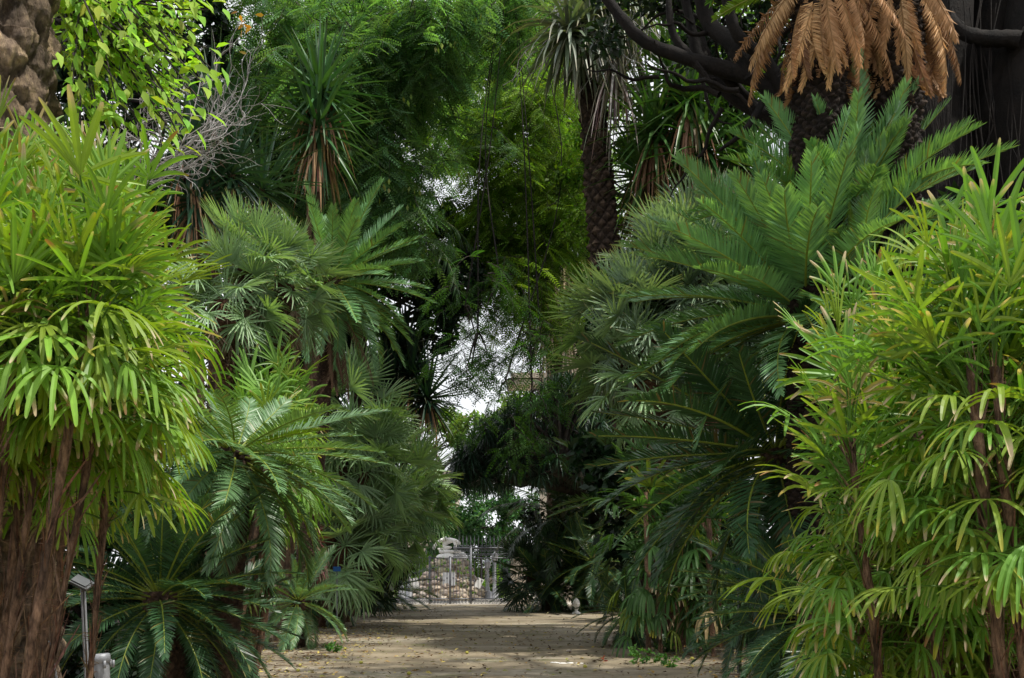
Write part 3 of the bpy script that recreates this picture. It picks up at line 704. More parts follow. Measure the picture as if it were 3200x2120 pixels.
# ================================================================== YUCCAS
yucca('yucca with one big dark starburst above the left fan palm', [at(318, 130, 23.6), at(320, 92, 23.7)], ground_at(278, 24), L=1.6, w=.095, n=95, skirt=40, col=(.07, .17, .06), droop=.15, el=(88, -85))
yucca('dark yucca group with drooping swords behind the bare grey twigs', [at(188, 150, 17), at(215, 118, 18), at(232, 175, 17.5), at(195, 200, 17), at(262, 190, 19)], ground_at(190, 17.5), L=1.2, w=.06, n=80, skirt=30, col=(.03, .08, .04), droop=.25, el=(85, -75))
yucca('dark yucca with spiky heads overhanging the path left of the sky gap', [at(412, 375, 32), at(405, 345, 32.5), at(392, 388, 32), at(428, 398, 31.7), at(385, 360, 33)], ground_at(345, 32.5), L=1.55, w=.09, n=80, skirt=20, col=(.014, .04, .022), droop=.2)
yucca('big green yucca group with brown dead skirts behind the scaly palm on the right', [at(690, 100, 25), at(655, 130, 25.5), at(735, 110, 26), at(705, 150, 25), at(745, 165, 25.5), at(645, 178, 26), at(672, 75, 26)], ground_at(740, 25.5), L=1.8, w=.095, n=80, skirt=60, col=(.06, .14, .035), droop=.3, el=(85, -70))

# dragon tree: a parasol of narrow leaves on forked limbs
t = thing('dragon_tree', 'dark parasol-shaped dragon tree reaching out over the gate from the right', 'dragon tree', ground_at(606, 42)); b = np.array(t.location)
w, c = MB(), MB(); fork = at(592, 494, 40)
tube(w, curve([b - [0, 0, .1], at(604, 545, 42), fork], 8), [.42, .4, .38, .36, .34, .33, .32, .32], 12, rough=.05)
lims = [at(520, 466, 38), at(548, 470, 37), at(575, 455, 38), at(600, 460, 38), at(492, 478, 38), at(540, 480, 40), at(560, 460, 36)]
for l in lims:
    tube(w, curve([fork, (fork + l) / 2 + [0, 0, .1], l], 10), np.linspace(.22, .12, 10), 8, rough=.06)
tips = []
for i in range(300):
    u = rng.random(); px = 452 + 150 * u; 
    topy = 470 - 90 * math.sin(min(1, u * 1.05 + .05) * math.pi * .55) 
    boty = 486 - 10 * u
    py = topy + (boty - topy) * rng.random() ** 1.4
    tips.append(at(px, py, rng.uniform(35.5, 40.5)))
for q in tips:
    j = int(np.argmin([np.linalg.norm(l - q) for l in lims])); l = lims[j]
    tube(w, [l, (l + q) / 2 + rng.normal(0, .1, 3), q], [.09, .06, .05], 5)
    rosette(c, q, 34, .62, .045, (.03, .075, .042), el=(80, -60), droop=.9, fold=0, r0=.04, hgt=.1, prof=(.8, 1, .6, .1))
w.build('trunk', M_BARKD, t); c.build('crown', M_YUC, t)
# ================================================================== TREES
# oval-leaved branch, top left
t = thing('broadleaf_tree', 'leafy bough with bright oval leaves reaching in from the top left', 'tree', ground_at(20, 7.2)); b = np.array(t.location)
w, f = MB(), MB(); root = at(20, -120, 7.2)
tube(w, curve([b, at(10, 200, 7.3), root], 10), np.linspace(.14, .09, 10), 8)
for i in range(75):
    e = at(rng.uniform(70, 215), rng.uniform(-40, 150), rng.uniform(4.7, 5.8))
    s = at(rng.uniform(20, 90), rng.uniform(-60, 60), rng.uniform(6.2, 7.2))
    C = curve([root, s, (s + e) / 2 + [0, 0, .12], e], 20); tube(w, C, np.linspace(.016, .003, 20), 4)
    n = 30; k = rng.integers(8, 20, n); d = nrm(C[np.minimum(k, 18) + 1] - C[np.minimum(k, 18)] + 1e-6)
    X = nrm(d + rng.normal(0, .5, (n, 3)) + [.3, 0, -.25]); Nn = nrm(rng.normal(0, .35, (n, 3)) + [0.1, -.25, 1])
    scatter(f, LEAF_V * [1, .95, 1], LEAF_Q, C[k] + rng.normal(0, .035, (n, 3)), X, Nn, rng.uniform(.075, .11, n), vary((.24, .4, .05), n, .2))
w.build('branch', M_BARKD, t); f.build('foliage', M_LEAF, t)

# bare twigs
t = thing('bare_tree', 'leafless shrub tree with tangled pale grey twigs between the oval leaves and the yuccas', 'tree', ground_at(-20, 7.8)); b = np.array(t.location)
mb, lf = MB(), MB(); root = at(128, 190, 7.8); tube(mb, curve([b - [0, 0, .1], at(30, 420, 7.8), root], 10), np.linspace(.05, .03, 10), 7)
def twig(p, d, L, r, lev):
    P = [p]; n = 7
    for k in range(n):
        d = nrm(d + rng.normal(0, .2, 3) + [.02, 0, .03]); P.append(P[-1] + d * L / n)
    tube(mb, P, np.linspace(r, r * .55, n + 1), 5 if lev < 2 else 3)
    if lev < 3:
        for k in range(1, n + 1):
            if rng.random() < (.62 if lev < 2 else .42):
                q = nrm(d + rng.normal(0, .5, 3)); twig(P[k], q, L * rng.uniform(.45, .75), max(.0021, r * .66), lev + 1)
for e in ((205, 45), (250, 35), (270, 90), (235, 130), (262, 150), (190, 90), (160, 60)):
    d = at(e[0], e[1], 7.5) - root; twig(root, nrm(d), np.linalg.norm(d) * .64, .0062, 0)
mb.build('branch', M_BARKG, t)
n = 9; P = np.array([at(a, c_, 7.3) for a, c_ in ((240, 15), (246, 20), (264, 15), (242, 30), (247, 54), (238, 12), (250, 26), (252, 28), (243, 24))])
scatter(lf, LEAF_V, LEAF_Q, P, rdir(n, -.6), rdir(n) + [0, -1, .3], rng.uniform(.05, .07, n), vary((.45, .24, .04), n, .2)); lf.build('foliage', M_LEAF, t)

def pinnate_tree(label, base, top, regions, col, ntw, lsize, mat, tr=.2, tw=1.1, dens=11, pods=0, lr=.35, via=None):
    t = thing('feathery_tree', label, 'tree', base); b = np.array(base, float); top = np.array(top, float)
    w, f = MB(), MB(); tube(w, curve([b - [0, 0, .2], (b + top) / 2 + [.3, 0, 0] if via is None else via, top], 14), np.linspace(tr, tr * .6, 14), 10, rough=.05)
    tot = sum(r[3] * r[4] * r[5] for r in regions); pd = MB()
    for (px, py, D, rx, ry, wgt) in regions:
        c = at(px, py, D); sx, sz = rx * D / F, ry * D / F; nt = max(3, int(ntw * rx * ry * wgt / tot))
        tube(w, curve([top, (top + c) / 2 + rng.normal(0, .5, 3), c + [0, 0, sz * .6]], 12), np.linspace(tr * lr, .02, 12), 6, (.5, .5, .5), rough=.05)
        clm = c + rdir(max(3, nt // 7)) * [sx, 1.8, sz] * rng.uniform(.1, 1, (max(3, nt // 7), 1)) ** .5
        for q in clm[:10]: tube(w, curve([c + [0, 0, sz * .6], (c + q) / 2 + [0, 0, .3], q], 7), np.linspace(.035, .012, 7), 4)
        for i in range(nt):
            s = clm[i % len(clm)] + rng.normal(0, .35, 3)
            d = rdir(1)[0] * [1, 1, .4] + [0, 0, -.15]; P = [s]
            for k in range(6): d = nrm(d + [0, 0, -.22] + rng.normal(0, .12, 3)); P.append(P[-1] + d * tw / 6)
            P = np.array(P); tube(w, P, np.linspace(.012, .004, 7), 3)
            k = rng.uniform(0, 5.99, dens); ki = k.astype(int); pos = P[ki] + (P[ki + 1] - P[ki]) * (k - ki)[:, None]
            tdir = nrm(P[ki + 1] - P[ki]); sd = nrm(np.cross(tdir, [0, 0, 1.])) * np.where(np.arange(dens) % 2, 1, -1)[:, None]
            X = nrm(tdir * .5 + sd + rng.normal(0, .25, (dens, 3)) + [0, 0, -.15]); Nn = nrm(rng.normal(0, .4, (dens, 3)) + [0, -.1, 1])
            scatter(f, PIN_V, PIN_Q, pos, X, Nn, lsize * rng.uniform(.7, 1.2, dens), vary(col, dens, .2, .08) * rng.uniform(.7, 1.3))
            if rng.random() < pods:
                q = P[-1:] + rng.normal(0, .1, (3, 3)); scatter(pd, LEAF_S, LEAF_SQ, q, np.tile([0, 0, -1.], (3, 1)) + rng.normal(0, .2, (3, 3)), rdir(3) + [0, -1, 0], rng.uniform(.12, .2, 3), vary((.3, .38, .1), 3, .2))
    w.build('trunk', M_BARKD, t); f.build('crown', mat, t)
    if pods: tag(pd.build('pod', M_LEAF, t), kind='stuff')
    return t
pinnate_tree('large feathery-leaved tree with blue-green sprays and pale pods hanging at the top centre', ground_at(285, 31), at(330, 60, 31),
    [(280, 20, 28, 55, 40, 1), (345, 55, 27, 60, 55, 1.1), (405, 30, 27, 60, 40, 1), (365, 130, 28, 45, 60, 1.1), (400, 190, 28, 28, 60, 1), (300, 170, 30, 60, 60, .8), (480, 20, 28, 50, 25, 1), (345, 215, 31, 60, 50, .9), (250, 90, 30, 50, 70, .7), (440, 100, 29, 30, 50, .6), (505, 8, 28, 30, 14, 1.3)],
    (.11, .215, .095), 1300, .5, M_LEAF, pods=.1, dens=14)
pinnate_tree('feathery-leaved tree with yellow-green crown behind the sky gaps in the middle', ground_at(650, 41), at(560, 120, 36),
    [(470, 150, 34, 45, 70, .8), (525, 110, 33, 50, 70, 1), (560, 190, 34, 45, 80, 1.1), (500, 230, 35, 60, 50, 1.2), (460, 60, 36, 55, 45, .8), (450, 240, 36, 30, 40, 1), (540, 285, 34, 45, 50, 1.1), (480, 300, 35, 30, 20, .5), (585, 150, 37, 40, 90, .8), (560, 20, 36, 60, 40, .9)],
    (.14, .24, .04), 1100, .5, M_LEAF, tr=.28, tw=1.5, dens=13)
pinnate_tree('low feathery sprays dangling into the sky gap above the dragon tree', ground_at(668, 29), at(510, -60, 27),
    [(478, 352, 26, 26, 34, 1), (505, 395, 26, 18, 22, .6), (532, 410, 25, 16, 30, 1.3), (465, 320, 27, 22, 22, .8), (540, 350, 26, 25, 30, .8), (500, 300, 26, 30, 30, .8)],
    (.05, .12, .03), 95, .42, M_LEAF, tr=.12, tw=.9, lr=.045, via=at(640, 60, 29))

# dark limbs of the great tree on the right, with crown clumps added out of view to shade the path
t = thing('spreading_tree', 'massive black-limbed tree spreading overhead from the top right', 'tree', ground_at(945, 14)); b = np.array(t.location); w, f = MB(), MB()
def limb(pts, r0, r1, n=12): 
    P = [at(*p) if len(p) == 3 else np.array(p) for p in pts]; tube(w, curve(P, 26), np.linspace(r0, r1, 26), n, (.2, .18, .17), rough=.07)
limb([(905, 700, 14), (870, 330, 14), (835, 190, 14), (795, 112, 14), (752, 78, 14), (692, 60, 14), (640, 38, 14), (600, -10, 14)], .16, .06)
limb([(870, 330, 14), (800, 150, 14.3), (735, 98, 14.4), (700, 60, 14.5), (690, 20, 14.5), (670, -60, 14.5)], .11, .05)
limb([(795, 112, 14), (765, 60, 13.8), (735, 30, 13.6), (720, -40, 13.5)], .09, .06)
limb([(752, 78, 14), (735, 45, 14), (708, 20, 14.2), (690, -60, 14)], .13, .08)
limb([(905, 700, 14), (945, 300, 14), (935, 120, 14), (955, -80, 14)], .5, .34)
limb([(945, 700, 14), (985, 280, 14.4), (990, 120, 14.2), (1010, -80, 14)], .45, .3)
limb([(985, 700, 13.5), (1030, 300, 13.8), (1022, 100, 13.6), (1050, -80, 13.5)], .4, .3)
limb([(945, 200, 14.5), (905, 90, 14.6), (860, 40, 14.8), (820, -50, 15)], .26, .16)
limb([(985, 150, 14), (1010, 60, 13.5), (1060, 10, 13)], .2, .1)
limb([(770, 90, 14), (745, 130, 14), (720, 150, 14.2), (760, 135, 14.3), (800, 140, 14.3)][:3], .05, .02)
limb([(692, 60, 14), (672, 30, 14), (668, -20, 14)], .06, .03)
limb([(715, 66, 14), (770, 120, 14.6), (815, 150, 14.8)], .06, .1)
limb([(1020, 40, 13.2), (960, 30, 13.4), (930, -30, 13.6)], .1, .06)
limb([(905, 400, 14.8), (900, 200, 14.8), (880, 60, 15), (890, -60, 15)], .3, .2)
for i in range(60):  # tangled small boughs
    px, py, D = rng.uniform(640, 1020), rng.uniform(-40, 110), rng.uniform(13.6, 15.4); P = [at(px, py, D)]; d = nrm(rng.normal(0, 1, 3) * [1, .3, .8]); n = 7
    for k in range(n): d = nrm(d + rng.normal(0, .35, 3)); P.append(P[-1] + d * rng.uniform(.12, .26))
    tube(w, curve(P, 14), np.linspace(rng.uniform(.02, .05), .008, 14), 5, (.25, .22, .2))
for i in range(30):  # aerial roots
    px = rng.uniform(915, 1030); y0 = rng.uniform(-40, 60); tube(w, curve([at(px, y0, 13.4), at(px + rng.normal(0, 8), y0 + 80, 13.3), at(px + rng.normal(0, 12), y0 + rng.uniform(120, 260), 13.3)], 8), .008, 4, (.25, .22, .2))
top = at(955, -80, 14)
SHADE_CLUMPS = []  # unseen crown clumps, added overhead to keep sun off the middle distance
for i in range(34):
    while True:
        q = np.array([rng.uniform(-5, 13), rng.uniform(1.5, 22), rng.uniform(11.5, 14.5)])
        if q[1] > 10 or (q[1] > 5.5 and not 4 < q[0] < 9.5): break  # gap left so sun still reaches the foreground palms and dead skirt
    SHADE_CLUMPS.append((q, rng.uniform(1.0, 1.9)))
for c, r in SHADE_CLUMPS:
    if c[1] > 9 and (c[2] - 1.5 - 1.6) < .497 * c[1] : c[2] = 3.4 + .5 * c[1] + 1
    leafy(f, c, (r * 1.2, r * 1.2, r * .5), 420, .24, (.04, .09, .025), clumps=14, cr=.4, shell=.3)
for c, r in SHADE_CLUMPS[::2]: limbs(w, top + [0, 0, 1], [c], .14, .03, m=8)
for px, py in ((900, 20), (955, 150), (1015, 165), (975, 90), (890, 60), (940, 120), (850, 20), (985, 150), (760, -5), (700, -10), (640, -12), (990, 20), (1010, 70), (930, 15), (960, 60), (1020, 10), (1005, 120)): leafy(f, at(px, py, 15.5), (1.3, .8, .9), 1100, .15, (.015, .035, .015), clumps=24)
w.build('trunk', M_BARKD, t); f.build('crown', M_DARK, t)

LG = 'trees behind the garden'
tree('leafy_tree', 'bright yellow-green tree glowing behind the black limbs', 'tree', ground_at(720, 27), at(720, 200, 27), [(at(690, 60, 27), (2.6, 1.5, 2.2)), (at(755, 100, 26), (2.0, 1.5, 2.4)), (at(640, 120, 28), (1.8, 1.5, 2.6)), (at(850, 120, 26), (2.6, 1.5, 2)), (at(800, 20, 27), (3, 1.5, 2)), (at(620, 220, 28), (1.8, 1.2, 2.2))], None, (.13, .26, .03), .16, 26000, clumps=120)
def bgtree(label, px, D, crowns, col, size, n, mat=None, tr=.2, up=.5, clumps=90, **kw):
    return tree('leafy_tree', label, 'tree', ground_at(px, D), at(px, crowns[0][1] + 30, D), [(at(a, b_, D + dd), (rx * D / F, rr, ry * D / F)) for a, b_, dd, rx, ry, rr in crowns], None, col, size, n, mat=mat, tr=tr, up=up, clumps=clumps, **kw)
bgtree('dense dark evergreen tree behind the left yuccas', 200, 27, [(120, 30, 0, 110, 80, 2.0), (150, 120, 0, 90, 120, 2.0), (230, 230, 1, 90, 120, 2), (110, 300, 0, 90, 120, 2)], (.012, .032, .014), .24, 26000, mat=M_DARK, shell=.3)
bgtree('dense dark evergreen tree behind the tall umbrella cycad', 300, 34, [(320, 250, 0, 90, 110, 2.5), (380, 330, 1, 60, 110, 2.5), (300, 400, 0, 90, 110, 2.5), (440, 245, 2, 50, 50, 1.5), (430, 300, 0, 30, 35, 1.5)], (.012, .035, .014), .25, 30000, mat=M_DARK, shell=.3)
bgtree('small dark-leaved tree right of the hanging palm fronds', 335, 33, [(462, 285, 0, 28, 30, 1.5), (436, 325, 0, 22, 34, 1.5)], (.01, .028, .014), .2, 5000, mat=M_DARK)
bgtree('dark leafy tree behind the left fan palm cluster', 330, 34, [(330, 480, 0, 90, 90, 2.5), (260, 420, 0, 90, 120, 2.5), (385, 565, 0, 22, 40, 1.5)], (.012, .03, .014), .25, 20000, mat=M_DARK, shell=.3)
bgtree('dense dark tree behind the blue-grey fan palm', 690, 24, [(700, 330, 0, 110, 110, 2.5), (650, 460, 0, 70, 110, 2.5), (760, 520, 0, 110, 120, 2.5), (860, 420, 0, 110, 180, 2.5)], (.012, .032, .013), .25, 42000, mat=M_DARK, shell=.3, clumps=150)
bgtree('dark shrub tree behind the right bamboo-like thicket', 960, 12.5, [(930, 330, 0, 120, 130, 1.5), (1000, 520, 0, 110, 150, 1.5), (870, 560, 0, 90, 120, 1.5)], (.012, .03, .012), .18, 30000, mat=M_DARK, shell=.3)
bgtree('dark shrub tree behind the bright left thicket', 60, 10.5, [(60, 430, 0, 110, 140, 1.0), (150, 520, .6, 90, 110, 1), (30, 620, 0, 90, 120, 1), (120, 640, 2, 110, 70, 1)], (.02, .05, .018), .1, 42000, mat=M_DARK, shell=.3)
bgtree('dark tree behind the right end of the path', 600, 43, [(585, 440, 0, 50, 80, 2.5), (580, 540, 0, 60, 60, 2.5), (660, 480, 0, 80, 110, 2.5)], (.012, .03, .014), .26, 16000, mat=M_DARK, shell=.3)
bgtree('leafy tree with small leaves between the hanging sprays and the scaly trunk', 650, 42, [(572, 290, 0, 36, 50, 2), (605, 380, 0, 26, 50, 2)], (.03, .08, .02), .2, 12000)
bgtree('small-leaved yellow-green tree filling the gaps behind the feathery crowns', 600, 46, [(540, 110, 0, 60, 90, 2.5), (570, 200, 0, 50, 70, 2.5), (480, 200, 1, 60, 60, 2.5), (420, 130, 1, 50, 60, 2), (520, 265, 0, 50, 35, 2), (440, 30, 0, 90, 50, 2.5), (310, 90, 0, 90, 70, 2.5), (560, 20, 0, 60, 60, 2.5)], (.2, .36, .04), .27, 24000, clumps=170, cr=.2)
bgtree('dark green small-leaved tree mingling with the feathery crowns', 640, 40, [(360, 60, 0, 80, 70, 2.5), (500, 60, 0, 60, 60, 2.5), (500, 240, 0, 50, 50, 2), (560, 150, 0, 40, 80, 2)], (.03, .085, .03), .2, 36000, clumps=220, cr=.24, tr=.12)
for px, py, D, lab in ((445, 575, 68, 'sunlit hedge beyond the monument, left part'), (505, 570, 68, 'sunlit hedge beyond the monument, right part')):
    mb = MB(); c = at(px, py, D); leafy(mb, c, (2.6, 1.2, 1.6), 9000, .16, (.15, .28, .05), clumps=60); tag(mb.build('hedge', M_LEAF, None, [c[0], D, 0]), lab, 'hedge')
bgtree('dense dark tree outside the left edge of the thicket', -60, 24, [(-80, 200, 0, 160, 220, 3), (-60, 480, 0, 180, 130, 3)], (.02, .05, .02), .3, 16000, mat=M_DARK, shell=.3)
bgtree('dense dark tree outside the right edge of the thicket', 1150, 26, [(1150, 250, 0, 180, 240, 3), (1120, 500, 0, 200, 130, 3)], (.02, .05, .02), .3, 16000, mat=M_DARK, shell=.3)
# beyond the gate
bgtree('sunlit pale green tree beyond the gate under the sky gap', 440, 78, [(430, 440, 0, 40, 35, 3), (480, 440, -2, 40, 30, 3), (410, 500, 0, 50, 50, 3), (520, 440, 0, 40, 40, 3)], (.16, .27, .06), .35, 16000, tr=.3)
bgtree('blue-green leafy tree beyond the gate above the statue', 480, 66, [(485, 515, 0, 45, 38, 3), (450, 530, 1, 30, 30, 3), (520, 540, 0, 35, 50, 3)], (.06, .15, .06), .26, 22000, tr=.1)
bgtree('yellowish green tree beyond the left part of the fence', 400, 72, [(405, 545, 0, 40, 40, 3), (375, 500, 0, 50, 60, 3)], (.1, .19, .04), .3, 10000, tr=.3)
bgtree('distant yellow-green tree beside the stone pier', 560, 70, [(595, 350, 0, 20, 25, 3), (545, 425, 0, 40, 60, 3), (600, 400, 0, 40, 60, 3)], (.15, .24, .04), .3, 9000, tr=.3)

# aerial-rooted trunk in the middle distance
t = thing('palm_tree', 'tall brown palm trunk with hanging pale dead thatch in front of the stone pier', 'palm tree', ground_at(553, 42)); b = np.array(t.location); mb = MB()
scaly_trunk(mb, [b, at(555, 380, 42), at(552, 230, 42)], [.25, .24, .24], rows=.2, m=7, amp=.05, nu=40, col=(1, .85, .7)); mb.build('trunk', M_BARK, t)
mb = MB()
for px in (552, 566, 578): dead_skirt(mb, at(px, 255, 42), 60, 3.6, .1, (.5, .42, .32), r0=.35, spread=.05, hgt=2.2)
mb.build('dead_skirt', M_DEAD, t)
mb = MB(); rosette(mb, at(552, 225, 42), 110, 2.2, .16, (.05, .11, .03), el=(80, -40), droop=.9); mb.build('crown', M_YUC, t)

# green low plants beyond the fence
for px, py, D, lab in ((404, 592, 57, 'bright green shrub behind the left fence bars'), (497, 588, 57, 'bright green shrub behind the right fence bars'), (392, 575, 60, 'pale shrub at the far left behind the fence')):
    mb = MB(); c = at(px, py, D); leafy(mb, c, (.8, .6, 1.0), 1500, .13, (.16, .3, .04), clumps=20); tag(mb.build('shrub', M_LEAF, None, [c[0], D, 0]), lab, 'shrub')

# ================================================================== GATE, FENCE, MONUMENT
D0 = 47.9
def zz(py): return (604 - py) * D0 / F
def scroll(mb, cx, cz, r, s=1, y=D0, w=.012):
    th = np.linspace(0, 3.4 * math.pi, 30); rr = r * (1 - th / (3.9 * math.pi))
    tube(mb, np.stack([cx + s * rr * np.cos(th), 0 * th + y, cz + rr * np.sin(th)], 1), w, 4)
def bar(mb, x, z0, z1, r=.012, knob=None, spike=False, y=D0):
    tube(mb, [[x, y, z0], [x, y, z1]], r, 6)
    if knob: lathe(mb, [x, y, knob], [(.001, -.06), (.03, -.03), (.034, 0), (.03, .03), (.001, .06)], 6)
    if spike: lathe(mb, [x, y, z1], [(.012, 0), (.028, .04), (.02, .1), (.001, .28)], 6)
def rail(mb, x0, x1, z, h=.05, y=D0): box(mb, [(x0 + x1) / 2, y, z], [x1 - x0, .045, h])
gate = thing('iron_gate', 'double iron gate with scrollwork overthrow closing the far end of the path', 'gate', ground_at(450, D0))
for px in (429.7, 450.2, 470.8):
    mb = MB(); top = 2.4 if px > 460 else 1.98; box(mb, [gx(px, D0), D0, top / 2], [.085, .085, top]); lathe(mb, [gx(px, D0), D0, top], [(.05, 0), (.06, .02), (.02, .05)], 8); mb.build('gate_post', M_IRON, gate)
for z in (1.94, .22):
    mb = MB(); rail(mb, gx(429.7, D0) + .045, gx(450.2, D0) - .045, z); rail(mb, gx(450.2, D0) + .045, gx(470.8, D0) - .045, z); mb.build('rail', M_IRON, gate)
for i in range(13):
    px = 429.7 + 41.1 * (i + .5) / 13
    if abs(px - 450.2) < 1: continue
    mb = MB(); bar(mb, gx(px, D0), .02, 1.92, knob=1.0 + .1 * (i % 2)); mb.build('bar', M_IRON, gate)
mb = MB()
for i in range(12): scroll(mb, gx(431.5 + i * 3.4, D0), .11, .06, 1 if i % 2 else -1)
mb.build('scroll_panel', M_IRON, gate)
mb = MB(); rail(mb, gx(453, D0), gx(511, D0), 2.36, .07); rail(mb, gx(453, D0), gx(470, D0), 2.0, .04)
mb.build('overthrow_rail', M_IRON, gate)
mb = MB()
for i in range(17):
    scroll(mb, gx(455 + i * 3.3, D0), 2.24, .075, 1 if i % 2 else -1); scroll(mb, gx(455 + i * 3.3, D0), 2.07, .075, -1 if i % 2 else 1)
    scroll(mb, gx(455 + i * 3.3, D0), 2.44, .035, 1)
mb.build('scroll_panel', M_IRON, gate)
for i in range(14):
    mb = MB(); bar(mb, gx(459 + i * 3.9, D0), 2.395, 2.62, .014, spike=True); mb.build('spike', M_IRON, gate)
# fences to both sides
for xa, xb, lab in ((470.8, 511, 'iron fence with turned bars right of the gate'), (385, 429.7, 'iron fence with turned bars left of the gate')):
    fe = thing('iron_fence', lab, 'fence', ground_at((xa + xb) / 2, D0)); n = int((xb - xa) / 3.4)
    for z in (1.94, .22):
        mb = MB(); rail(mb, gx(xa, D0) + .045, gx(xb, D0) - .045, z); mb.build('rail', M_IRON, fe)
    for i in range(1, n):
        mb = MB(); x = gx(xa + (xb - xa) * i / n, D0); bar(mb, x, .02, 1.92, knob=1.05 - .08 * (i % 2)); 
        if xa < 400: bar(mb, x, 1.96, 2.1, .012, spike=True)
        mb.build('bar', M_IRON, fe)
    mb = MB()
    for i in range(n): scroll(mb, gx(xa + 1.7 + (xb - xa) * i / n, D0), .11, .06, 1 if i % 2 else -1)
    mb.build('scroll_panel', M_IRON, fe)
# gate piers
mb = MB(); x = gx(519.5, D0 + .1)
box(mb, [x, D0 + .1, .15], [.95, .6, .3]); box(mb, [x, D0 + .1, 1.2], [.76, .45, 1.8]); box(mb, [x, D0 + .1, 2.18], [.92, .6, .16]); box(mb, [x, D0 + .1, 2.31], [.8, .5, .1])
tag(mb.build('stone_pier', M_ASHLAR, None, [x, D0 + .1, 0], smooth=False), 'low pinkish stone pier at the right end of the iron fence', 'pier')
mb = MB(); x0 = gx(548, 52)
def pz(py, D=52): return 1.6 + (566 - py) * D / F
box(mb, [gx(560, 52), 52, pz(390) / 2], [gx(578, 52) - gx(538, 52), 1.4, pz(390)])
box(mb, [gx(545, 52), 52, pz(385)], [gx(582, 52) - gx(508, 52), 1.9, .25]); box(mb, [gx(547, 52), 52, pz(379)], [gx(584, 52) - gx(512, 52), 2.1, .22])
box(mb, [gx(564, 52), 52, pz(364)], [gx(582, 52) - gx(546, 52), 1.2, 1.1]); box(mb, [gx(564, 52), 52, pz(350)], [gx(585, 52) - gx(544, 52), 1.5, .18])
tag(mb.build('stone_pier', M_ASHLAR, None, [gx(560, 52), 52, 0], smooth=False), 'tall pale stone gate pier with a corniced top half hidden by leaves', 'pier')

# marble kerb wall beyond the fence
mb = MB()
box(mb, [gx(404, 49), 49, .09], [2.1, .35, .18]); box(mb, [gx(498, 49), 49, .09], [1.9, .35, .18]); box(mb, [gx(450, 49.4), 49.4, .04], [3.4, .3, .08])
tag(mb.build('marble_kerb', M_MARBLE, None, [gx(450, 49), 49, 0], smooth=False), 'low white marble kerb on the ground just beyond the gate', 'kerb')

# rock mound with statue
DM = 53.5; mc = ground_at(449, DM); mon = thing('rock_monument', 'rustic mound of brown and grey rocks with marble slabs beyond the gate', 'monument', mc)
mb = MB()
lathe(mb, mc, [(1.75, 0), (1.55, .45), (1.15, .9), (.9, 1.3), (.75, 1.65), (.4, 1.8), (.01, 1.82)], 20, (.5, .42, .33))
for i in range(330):
    h = rng.random() ** 1.2; z = 1.8 * h; rad = np.interp(z, [0, .45, .9, 1.3, 1.65, 1.8], [1.8, 1.58, 1.17, .95, .8, .5]); a = rng.uniform(math.pi, 2 * math.pi) if rng.random() < .8 else rng.uniform(0, math.pi)
    s = rng.uniform(.06, .2); g = rng.uniform(.55, 1.15)
    blob(mb, mc + [rad * math.cos(a), rad * .9 * math.sin(a), z + s * .3], (s * rng.uniform(.9, 1.6), s, s * rng.uniform(.5, .9)), 5, .35, np.array([1, rng.uniform(.88, 1), rng.uniform(.78, .98)]) * g, i)
mb.build('rockwork', M_STONE, mon)
for px, py, s, rot in ((415, 583.5, (.32, .06, .5), R(-14)), (479, 583, (.3, .06, .45), R(25))):
    mb = MB(); c = at(px, py, DM - 1.35 if px < 450 else DM - 1.3); box(mb, [0, 0, 0], s, (1, 1, 1), Matrix.Rotation(rot, 3, 'Y')); mb.v[-1] += c; mb.build('marble_slab', M_MARBLE, mon, smooth=False)
mb = MB(); c = at(449, 579, DM - 1.35); box(mb, c, [.58, .08, .6]); mb.build('plaque', M_PLAST, mon, smooth=False)
mb = MB()
for px, py in ((436, 566), (462, 570), (440, 577), (465, 585), (445, 590), (432, 598), (457, 562), (470, 575), (428, 585), (452, 583), (443, 560), (474, 596), (420, 597), (450, 570)): leafy(mb, at(px, py, DM - 1.3), (.24, .1, .22), 200, .06, (.14, .27, .04), clumps=6)
mb.build('greenery', M_LEAF, mon)

# marble statue: figure bowed forward on its knees
st = thing('statue', 'white marble statue of a bowed kneeling figure on a carved block above the rocks', 'statue', at(449, 560, DM))
b = np.array(st.location)
mb = MB(); blob(mb, b + [-.1, 0, .1], (.5, .4, .24), 10, .12, (1, 1, 1), 3); box(mb, b + [.05, 0, .4], [1.0, .5, .14]); blob(mb, b + [.5, -.05, .15], (.36, .25, .2), 8, .2, (1, 1, 1), 8); mb.build('plinth', M_MARBLE, st)
def skinned(name, verts, edges, radii, mat, parent, sub=2):
    me = bpy.data.meshes.new(name); me.from_pydata([tuple(v) for v in verts], edges, []); me.materials.append(mat)
    o = bpy.data.objects.new(name, me); COL.objects.link(o); o.parent = parent
    sk = o.modifiers.new('skin', 'SKIN')
    for i, r in enumerate(radii): me.skin_vertices[0].data[i].radius = (r, r)
    me.skin_vertices[0].data[0].use_root = True
    s = o.modifiers.new('sub', 'SUBSURF'); s.levels = s.render_levels = sub
    sk.use_smooth_shade = True
    return o
V = [(-.42, 0, .6), (-.28, 0, .78), (-.02, 0, .93), (.2, 0, .98), (.34, 0, .93), (.44, -.02, .82), (.5, -.02, .72),
     (-.2, -.16, .56), (.12, -.18, .6), (-.25, -.17, .52), (-.55, -.17, .52), (-.2, .16, .56), (.12, .18, .6), (-.25, .17, .52), (-.55, .17, .52),
     (.24, -.19, .9), (.3, -.2, .7), (.26, -.2, .5), (.24, .19, .9), (.32, .2, .7), (.3, .2, .5)]
E = [(0, 1), (1, 2), (2, 3), (3, 4), (4, 5), (5, 6), (0, 7), (7, 8), (8, 9), (9, 10), (0, 11), (11, 12), (12, 13), (13, 14), (3, 15), (15, 16), (16, 17), (3, 18), (18, 19), (19, 20)]
